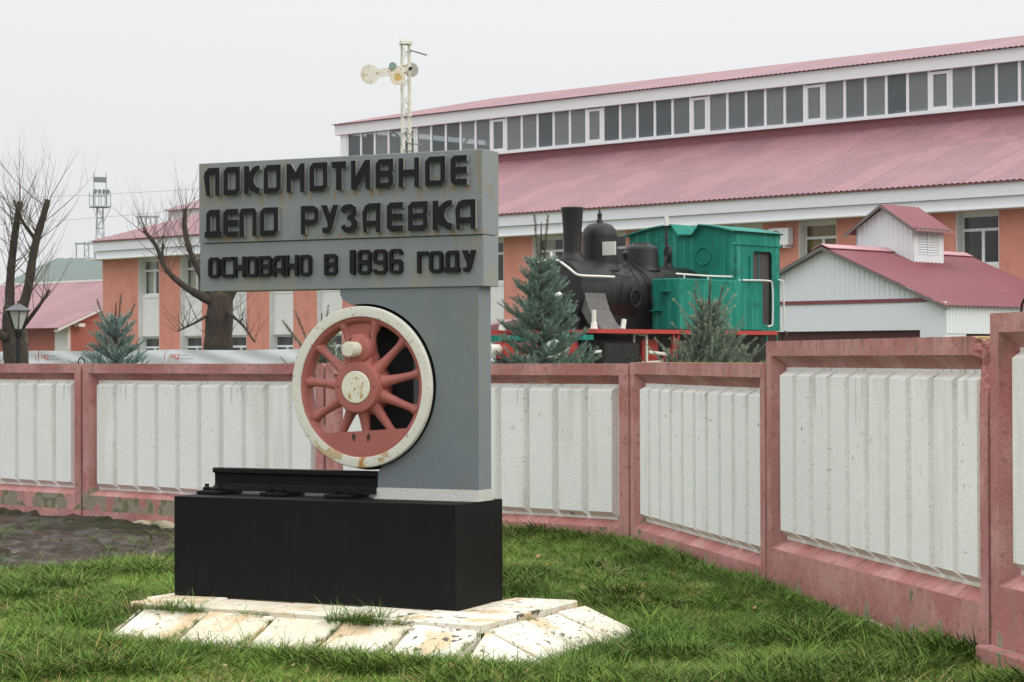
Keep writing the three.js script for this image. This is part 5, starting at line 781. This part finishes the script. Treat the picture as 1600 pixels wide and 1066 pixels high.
    part('buffer', G([uvm(new THREE.CylinderGeometry(0.09, 0.11, 0.4, 18).rotateZ(Math.PI / 2).translate(-0.5, 1.92, zc + s * 0.88)), uvm(new THREE.CylinderGeometry(0.2, 0.2, 0.03, 24).rotateZ(Math.PI / 2).translate(-0.71, 1.92, zc + s * 0.88))]), Wh, t, 'white buffer');
    part('drain_pipe', G([bar([0.0, 1.86, zc + s * 1.33], [0.42, 1.88, zc + s * 1.33], 0.035), bar([0.36, 1.78, zc + s * 1.33], [0.36, 2.0, zc + s * 1.33], 0.04)]), Wh, t);
  }
  part('buffer_beam', box(-0.3, -0.2, 1.74, 2.06, -2.35, -0.28), Rd, t, 'red buffer beam');
  part('front_platform', box(-0.32, 0.0, 2.101, 2.2, -2.6, -0.06), Gn, t, 'turquoise front platform');
  part('frame_plate', G([box(-0.2, 6.5, 1.25, 2.23, zc - 0.62, zc - 0.58), box(-0.2, 6.5, 1.25, 2.23, zc + 0.58, zc + 0.62), box(2.0, 6.5, 1.35, 2.2, zc - 0.55, zc + 0.55)]), B, t);
  part('chimney', up([[0.36, 3.66], [0.3, 3.74], [0.215, 3.82], [0.185, 3.92], [0.195, 4.4], [0.225, 4.79], [0.235, 4.8], [0.235, 4.84], [0.2, 4.84], [0.17, 4.3]], 1.03), B, t);
  part('steam_dome', up([[0.44, 3.56], [0.4, 3.66], [0.375, 3.72], [0.37, 4.28], [0.34, 4.42], [0.25, 4.52], [0.12, 4.565], [0, 4.57]], 1.95), B, t);
  part('safety_valve', up([[0.075, 4.56], [0.07, 4.62], [0.045, 4.63], [0.05, 4.72], [0.06, 4.74], [0.03, 4.77], [0.012, 4.87], [0, 4.88]], 1.95, zc, 14), B, t);
  part('number_plate', rbox(1.62, 1.645, 3.86, 4.14, zc + 0.32, zc + 0.66, 0.004).rotateY(0), Wh, t, 'blank white plate beside the steam dome');
  part('sand_box', G([up([[0.42, 3.6], [0.38, 3.7], [0.36, 4.05], [0.33, 4.12], [0.2, 4.16], [0.19, 4.2], [0, 4.21]], 3.4)]), B, t);
  part('fittings', G([uvm(cyl(0.05, 0.05, 0.16, 10).translate(2.72, 3.86, zc + 0.1)), uvm(new THREE.CylinderGeometry(0.07, 0.07, 0.12, 12).rotateX(Math.PI / 2).translate(2.7, 3.92, zc + 0.14)), uvm(new THREE.TorusGeometry(0.16, 0.055, 8, 24).rotateY(0.9).translate(4.3, 3.98, zc + 0.05)), uvm(cyl(0.13, 0.05, 0.34, 12).translate(4.3, 3.8, zc + 0.05)), ...[4.22, 4.32, 4.42].map((y) => uvm(cyl(0.045, 0.035, 0.07, 10).translate(4.18, y, zc + 0.1))), bar([4.18, 3.95, zc + 0.1], [4.18, 4.6, zc + 0.1], 0.022), uvm(new THREE.TorusGeometry(0.17, 0.022, 6, 24).translate(2.3, 2.98, zc + 0.66)), bar([2.1, 3.02, zc + 0.67], [2.32, 3.32, zc + 0.66], 0.014), bar([1.85, 2.9, zc + 0.66], [1.85, 3.28, zc + 0.66], 0.014), smoothTube([[1.55, 3.65, zc + 0.36], [1.9, 3.45, zc + 0.55], [2.3, 3.45, zc + 0.6], [2.45, 3.7, zc + 0.4]], 0.014), smoothTube([[2.8, 3.75, zc + 0.2], [2.85, 3.4, zc + 0.6], [2.84, 2.9, zc + 0.68]], 0.02)]), B, t);
  part('whistle', G([uvm(cyl(0.05, 0.045, 0.2, 12).translate(4.18, 4.7, zc + 0.1))]), Wh, t, 'white whistle');
  part('headlamp', uvm(new THREE.SphereGeometry(0.085, 16, 12).translate(0.22, 3.0, zc + 0.28)), Wh, t, 'small white knob on the smokebox door');
  part('boiler_rail', G([smoothTube([[0.34, 3.66, zc - 0.42], [0.34, 3.74, zc - 0.1], [0.34, 3.73, zc + 0.14], [0.34, 3.58, zc + 0.42], [0.36, 3.42, zc + 0.66], [0.52, 3.4, zc + 0.74], [0.9, 3.4, zc + 0.76], [1.45, 3.4, zc + 0.76]], 0.026, 44), uvm(cyl(0.04, 0.025, 0.16, 10).translate(0.36, 3.83, zc - 0.02))]), Wh, t, 'white curved hand rail');
  // cab
  const c0 = 4.93, c1 = 6.72, zn = -0.05, zf = -2.86, e = 0.03;
  const sideWall = (z) => slabOf([[c0 + e + 0.001, 2.325], [c1 - e - 0.001, 2.325], [c1 - e - 0.001, 4.46], [c0 + e + 0.001, 4.46]], z, z + e, [[[5.66, 2.46], [5.66, 3.98], [5.72, 4.06], [6.36, 4.06], [6.42, 3.98], [6.42, 2.46]]]);
  const roofY = (z) => z > -1.62 && z < -1.02 ? 4.41 : 4.46 + 0.19 * (1 - Math.pow((z - (zn + zf) / 2) / ((zn - zf) / 2), 2));
  const endShape = []; for (let i = 0; i <= 16; i++) { const z = mix(zf, zn, i / 16); endShape.push([z, roofY(z) - 0.012]); }
  const endWall = (x) => uvm(new THREE.ExtrudeGeometry(poly([[zn, 2.325], ...endShape.slice().reverse(), [zf, 2.325]]), { depth: e, bevelEnabled: false }).rotateY(-Math.PI / 2).translate(x + e, 0, 0));
  const cab = new THREE.Group(); cab.name = 'cab'; t.add(cab);
  part('cab_side', sideWall(zn - e), Gn, cab); part('cab_side', sideWall(zf), Gn, cab); part('cab_front', endWall(c0), Gn, cab); part('cab_rear', endWall(c1 - e), Gn, cab);
  const rq = []; for (let i = 0; i < 16; i++) { const a = mix(zf - 0.06, zn + 0.06, i / 16), b = mix(zf - 0.06, zn + 0.06, (i + 1) / 16), ya = roofY(a), yb = roofY(b), x0 = c0 - 0.12, x1 = c1 + 0.05; rq.push([[x0, ya + 0.03, a], [x0, yb + 0.03, b], [x1, yb + 0.03, b], [x1, ya + 0.03, a]], [[x0, ya, a], [x0, yb, b], [x0, yb + 0.03, b], [x0, ya + 0.03, a]], [[x0, ya, a], [x1, ya, a], [x1, yb, b], [x0, yb, b]], [[x1, ya, a], [x1, yb, b], [x1, yb + 0.03, b], [x1, ya + 0.03, a]]); }
  part('cab_roof', quads(rq), Gn, cab);
  part('roof_gutter', box(c0 - 0.1, c1 + 0.05, 4.18, 4.23, zn + 0.001, zn + 0.03), Gn, cab);
  part('cab_floor', box(c0 + e, c1 - e, 2.325, 2.36, zf + e, zn - e), std(0x7a6450, 0.9), cab);
  part('cab_door', box(5.64, 6.44, 2.44, 4.08, zn - 0.12, zn - 0.09), std(0x453f40, 0.8), cab, 'dark brown door panel');
  part('door_post', box(5.98, 6.0, 2.44, 4.08, zn - 0.089, zn - 0.07), Gn, cab);
  part('porthole', G([0.55, -0.85].map((z) => uvm(new THREE.TorusGeometry(0.19, 0.02, 6, 28).rotateY(Math.PI / 2).translate(c0 - 0.01, 3.95, zc + z)))), Gn, cab);
  part('cab_hinge_strip', G([box(5.5, 5.53, 3.35, 3.95, zn + 0.001, zn + 0.025), box(4.96, 4.99, 3.42, 4.44, zn + 0.001, zn + 0.02)]), Gn, cab);
  part('ash_pan', box(4.9, 6.6, 1.15, 2.234, -2.55, -0.3), B, t);
  part('ladder', G([bar([6.2, 0.9, zn], [6.2, 2.24, zn], 0.02), bar([6.6, 0.9, zn], [6.6, 2.24, zn], 0.02)]), Gn, t);
  // plinth and track under the engine
  const pl = thing('track_plinth', 'concrete plinth with a short track under the steam engine', 'plinth', [1.659, 0, -43], THREE.MathUtils.degToRad(50));
  part('plinth', box(-1.5, 8, -0.3, 0.8, -2.9, 0.1), M.footing, pl); for (const z of [zc - 0.76, zc + 0.76]) part('rail', box(-1.5, 8, 0.801, 0.945, z - 0.035, z + 0.035), M.rebar, pl);
}

// ---------------------------------------------------------------- buildings on the left and far things
{
  const t = thing('low_house', 'low orange building with white corner piers and pink metal roof, behind the lantern', 'building', BP, BROT);
  const K = -3, c = -10.2, d = 5.4, W = 26;
  part('wall', G([box(c - W, c, -0.3, 3.62, K - d * 2, K)]), std(0xffffff, 0.95, { map: plasterTex, color: 0xe0d0cc }), t);
  const gw = quads([[[c + 0.002, 3.62, K], [c + 0.002, 3.62, K - 2 * d], [c + 0.002, 3.62 + 0.4 * d, K - d], [c + 0.002, 3.62 + 0.4 * d, K - d]]]); part('gable', gw, M.plaster, t);
  for (const x of [c - 1.08, c - 4.7, c - 8.3]) part('pier', box(x, x + 1.08, -0.3, 3.55, K + 0.001, K + 0.18), M.bwhite, t);
  part('roof', corrugated(c - W, c + 0.45, 0.22, 0.028, () => 0, () => d + 1.04, (x, s, h) => [x, 3.26 + 0.4 * s + h, K + 1.04 - s]), M.roof, t);
  part('roof', corrugated(c - W, c + 0.45, 0.22, 0.028, () => 0, () => d + 1.04, (x, s, h) => [x, 3.26 + 0.4 * s + h, K - 2 * d - 1.04 + s]), M.roof, t);
  part('ridge_cap', box(c - W, c + 0.45, 3.26 + 0.4 * 6.44 - 0.02, 3.26 + 0.4 * 6.44 + 0.09, K - d - 0.1, K - d + 0.1), M.bwhite, t, 'white ridge cap');
  part('bargeboard', quads([[[c + 0.46, 3.25, K + 1.04], [c + 0.46, 3.25 + 0.4 * 6.44, K - d], [c + 0.46, 3.11 + 0.4 * 6.44, K - d], [c + 0.46, 3.11, K + 1.04]], [[c + 0.46, 3.11, K + 1.04], [c + 0.46, 3.11 + 0.4 * 6.44, K - d], [c, 3.11 + 0.4 * 6.44, K - d], [c, 3.11, K + 1.04]]]), M.bwhite, t);
  for (const s of [0.2, 2.6, 4.6]) part('rafter_end', box(c + 0.01, c + 0.44, 3.26 + 0.4 * (s + 1.04) - 0.42, 3.26 + 0.4 * (s + 0.9) - 0.2, K - s - 0.35, K - s), M.bwhite, t);
  const o = -20, y = 10.55, x0 = -25.4, h2 = thing('rear_hall', 'white hall with pink hipped roof peeping over the depot roof', 'building', BP, BROT);
  part('wall', box(x0 + 0.3, -9, 0, y, o - 12, o - 0.3), M.fascia, h2);
  part('roof', quads([[[x0, y, o], [-9, y, o], [-9, y + 2.5, o - 6.2], [x0 + 6.2, y + 2.5, o - 6.2]], [[x0, y, o - 12.4], [x0, y, o], [x0 + 6.2, y + 2.5, o - 6.2], [x0 + 6.2, y + 2.5, o - 6.2]], [[-9, y, o - 12.4], [x0, y, o - 12.4], [x0 + 6.2, y + 2.5, o - 6.2], [-9, y + 2.5, o - 6.2]], [[x0, y, o - 12.4], [-9, y, o - 12.4], [-9, y, o], [x0, y, o]]]), M.roof, h2);
  const gr = thing('green_roofed_hall', 'long hall with dull grey-green roof behind the low pink-roofed house', 'building', [0, 0, -130]);
  const ge = 6.1, gp = 8.15; part('wall', box(-30.2, 14, 0, ge, -16, -0.4), std(0x9d948c, 0.9), gr);
  part('roof', corrugated(-30.8, 14, 0.6, 0.04, () => 0, (x) => Math.min(8.2, (x + 30.8) * 4.2), (x, s, h) => [x, ge + (gp - ge) * s / 8.2 + h, 0.2 - s]), std(0x5d6a64, 0.6), gr);
  part('roof', quads([[[14, ge, -16.4], [-30.8, ge, -16.4], [-28.9, gp, -8], [14, gp, -8]], [[-30.8, ge, -16.4], [-30.8, ge, 0.2], [-28.9, gp, -8], [-28.9, gp, -8]]]), std(0x5d6a64, 0.6), gr);
  // floodlight tower
  const k = std(0x9aa0a2, 0.7), tw = thing('floodlight_tower', 'tall lattice floodlight tower with railed platform far behind the halls', 'tower', [-47.35, 0, -250], 0.4); tw.scale.set(0.78, 1, 0.78);
  const leg = [], lt = [], w = (q) => mix(1.0, 0.42, q / 19); for (const sx of [-1, 1]) for (const sz of [-1, 1]) part('tower_leg', bar([sx * w(0), 0, sz * w(0)], [sx * 0.42, 19.2, sz * 0.42], 0.05, 5), k, tw);
  for (let i = 0; i < 16; i++) { const a = i * 1.2, b = a + 1.2, wa = w(a), wb = w(b), s = i % 2 ? 1 : -1; for (const z of [-1, 1]) lt.push(bar([s * wa, a, z * wa], [-s * wb, b, z * wb], 0.045, 4), bar([-wb, b, z * wb], [wb, b, z * wb], 0.04, 4), bar([z * wa, a, s * wa], [z * wb, b, -s * wb], 0.045, 4)); } part('lattice', G(lt), k, tw);
  part('platform', G([box(-1.35, 1.35, 19.2, 19.35, -1.35, 1.35), ...[-1.3, -0.45, 0.45, 1.3].flatMap((x) => [-1.3, 1.3].map((z) => box(x - 0.05, x + 0.05, 19.35, 21, z - 0.05, z + 0.05))), box(-1.35, 1.35, 20.5, 20.6, 1.26, 1.34), box(-1.35, 1.35, 20.5, 20.6, -1.34, -1.26), bar([0.4, 17.4, 0.4], [1.3, 19.2, 1.3], 0.05, 4), bar([-0.4, 17.4, 0.4], [-1.3, 19.2, 1.3], 0.05, 4)]), k, tw);
  part('floodlight_rack', G([box(-0.95, 0.95, 22.1, 22.7, -0.2, 0.2), box(-0.95, -0.86, 19.35, 23.2, -0.05, 0.05), box(0.86, 0.95, 19.35, 23.2, -0.05, 0.05)]), std(0x747a7c, 0.7), tw);
  for (const x of [-0.9, -0.3, 0.35, 0.95]) part('floodlight', uvm(new THREE.CylinderGeometry(0.28, 0.18, 0.35, 12).rotateX(1.2).translate(x, 20.95, 0.9)), std(0x565c5e, 0.6), tw);
  for (const [p, q, lab] of [[[-75, 16.2, -200], [-20, 17.9, -200], 'upper thin overhead wire crossing the sky behind the depot'], [[-75, 13.0, -200], [-20, 16.3, -200], 'lower thin overhead wire crossing the sky behind the depot']]) { const pts = []; for (let i = 0; i <= 20; i++) { const s = i / 20; pts.push(V(mix(p[0], q[0], s), mix(p[1], q[1], s) - 0.5 * Math.sin(Math.PI * s), p[2])); } const m = shade(new THREE.Mesh(tube(pts, 0.018, 5), k)); m.name = numbered('overhead_wire'); m.userData = { label: lab, category: 'wire', group: 'overhead wires' }; scene.add(m); }
  const cm = (x, top, lab) => { const c2 = thing('catenary_mast', lab, 'mast', [x, 0, -180], 0, 'far masts'); part('post', G([box(-0.22, -0.14, 0, top, -0.05, 0.05), box(0.14, 0.22, 0, top, -0.05, 0.05), ...Array.from({ length: 10 }, (_, i) => bar([i % 2 ? 0.18 : -0.18, top - i * 0.5, 0], [i % 2 ? -0.18 : 0.18, top - i * 0.5 - 0.5, 0], 0.03, 4))]), k, c2); part('cross_arm', G([box(-1.0, 0.8, top - 0.25, top - 0.1, -0.06, 0.06), box(-0.9, -0.8, top - 1.4, top - 0.1, -0.05, 0.05), box(0.6, 0.7, top - 1.4, top - 0.1, -0.05, 0.05)]), k, c2); };
  cm(-30.07, 13.7, 'small dark mast top showing over the depot roof slope'); cm(-35.21, 11.5, 'mast top with cross arm beside the green-roofed hall');
  // small white kiosk mostly hidden by the spruce
  const ki = thing('kiosk', 'small white kiosk with red roof edge half hidden by the blue spruce and pillar', 'kiosk', [-0.2, 0, -52], 0.2);
  part('wall', box(-1.6, 1.2, -0.1, 2.2, -2, 0), M.bwhite, ki); part('roof', quads([[[-1.8, 2.2, 0.2], [1.5, 2.2, 0.2], [0.5, 2.7, 0.2], [0.4, 2.7, 0.2]], [[-1.8, 2.2, 0.2], [0.4, 2.7, 0.2], [0.4, 2.7, -2.2], [-1.8, 2.2, -2.2]], [[0.4, 2.7, 0.2], [1.5, 2.2, 0.2], [1.5, 2.2, -2.2], [0.4, 2.7, -2.2]]]), M.roof, ki);
  windowUnit(ki, -0.55, 0.35, 1.0, 2.0, 0.001, 0);
}

renderer.render(scene, camera);
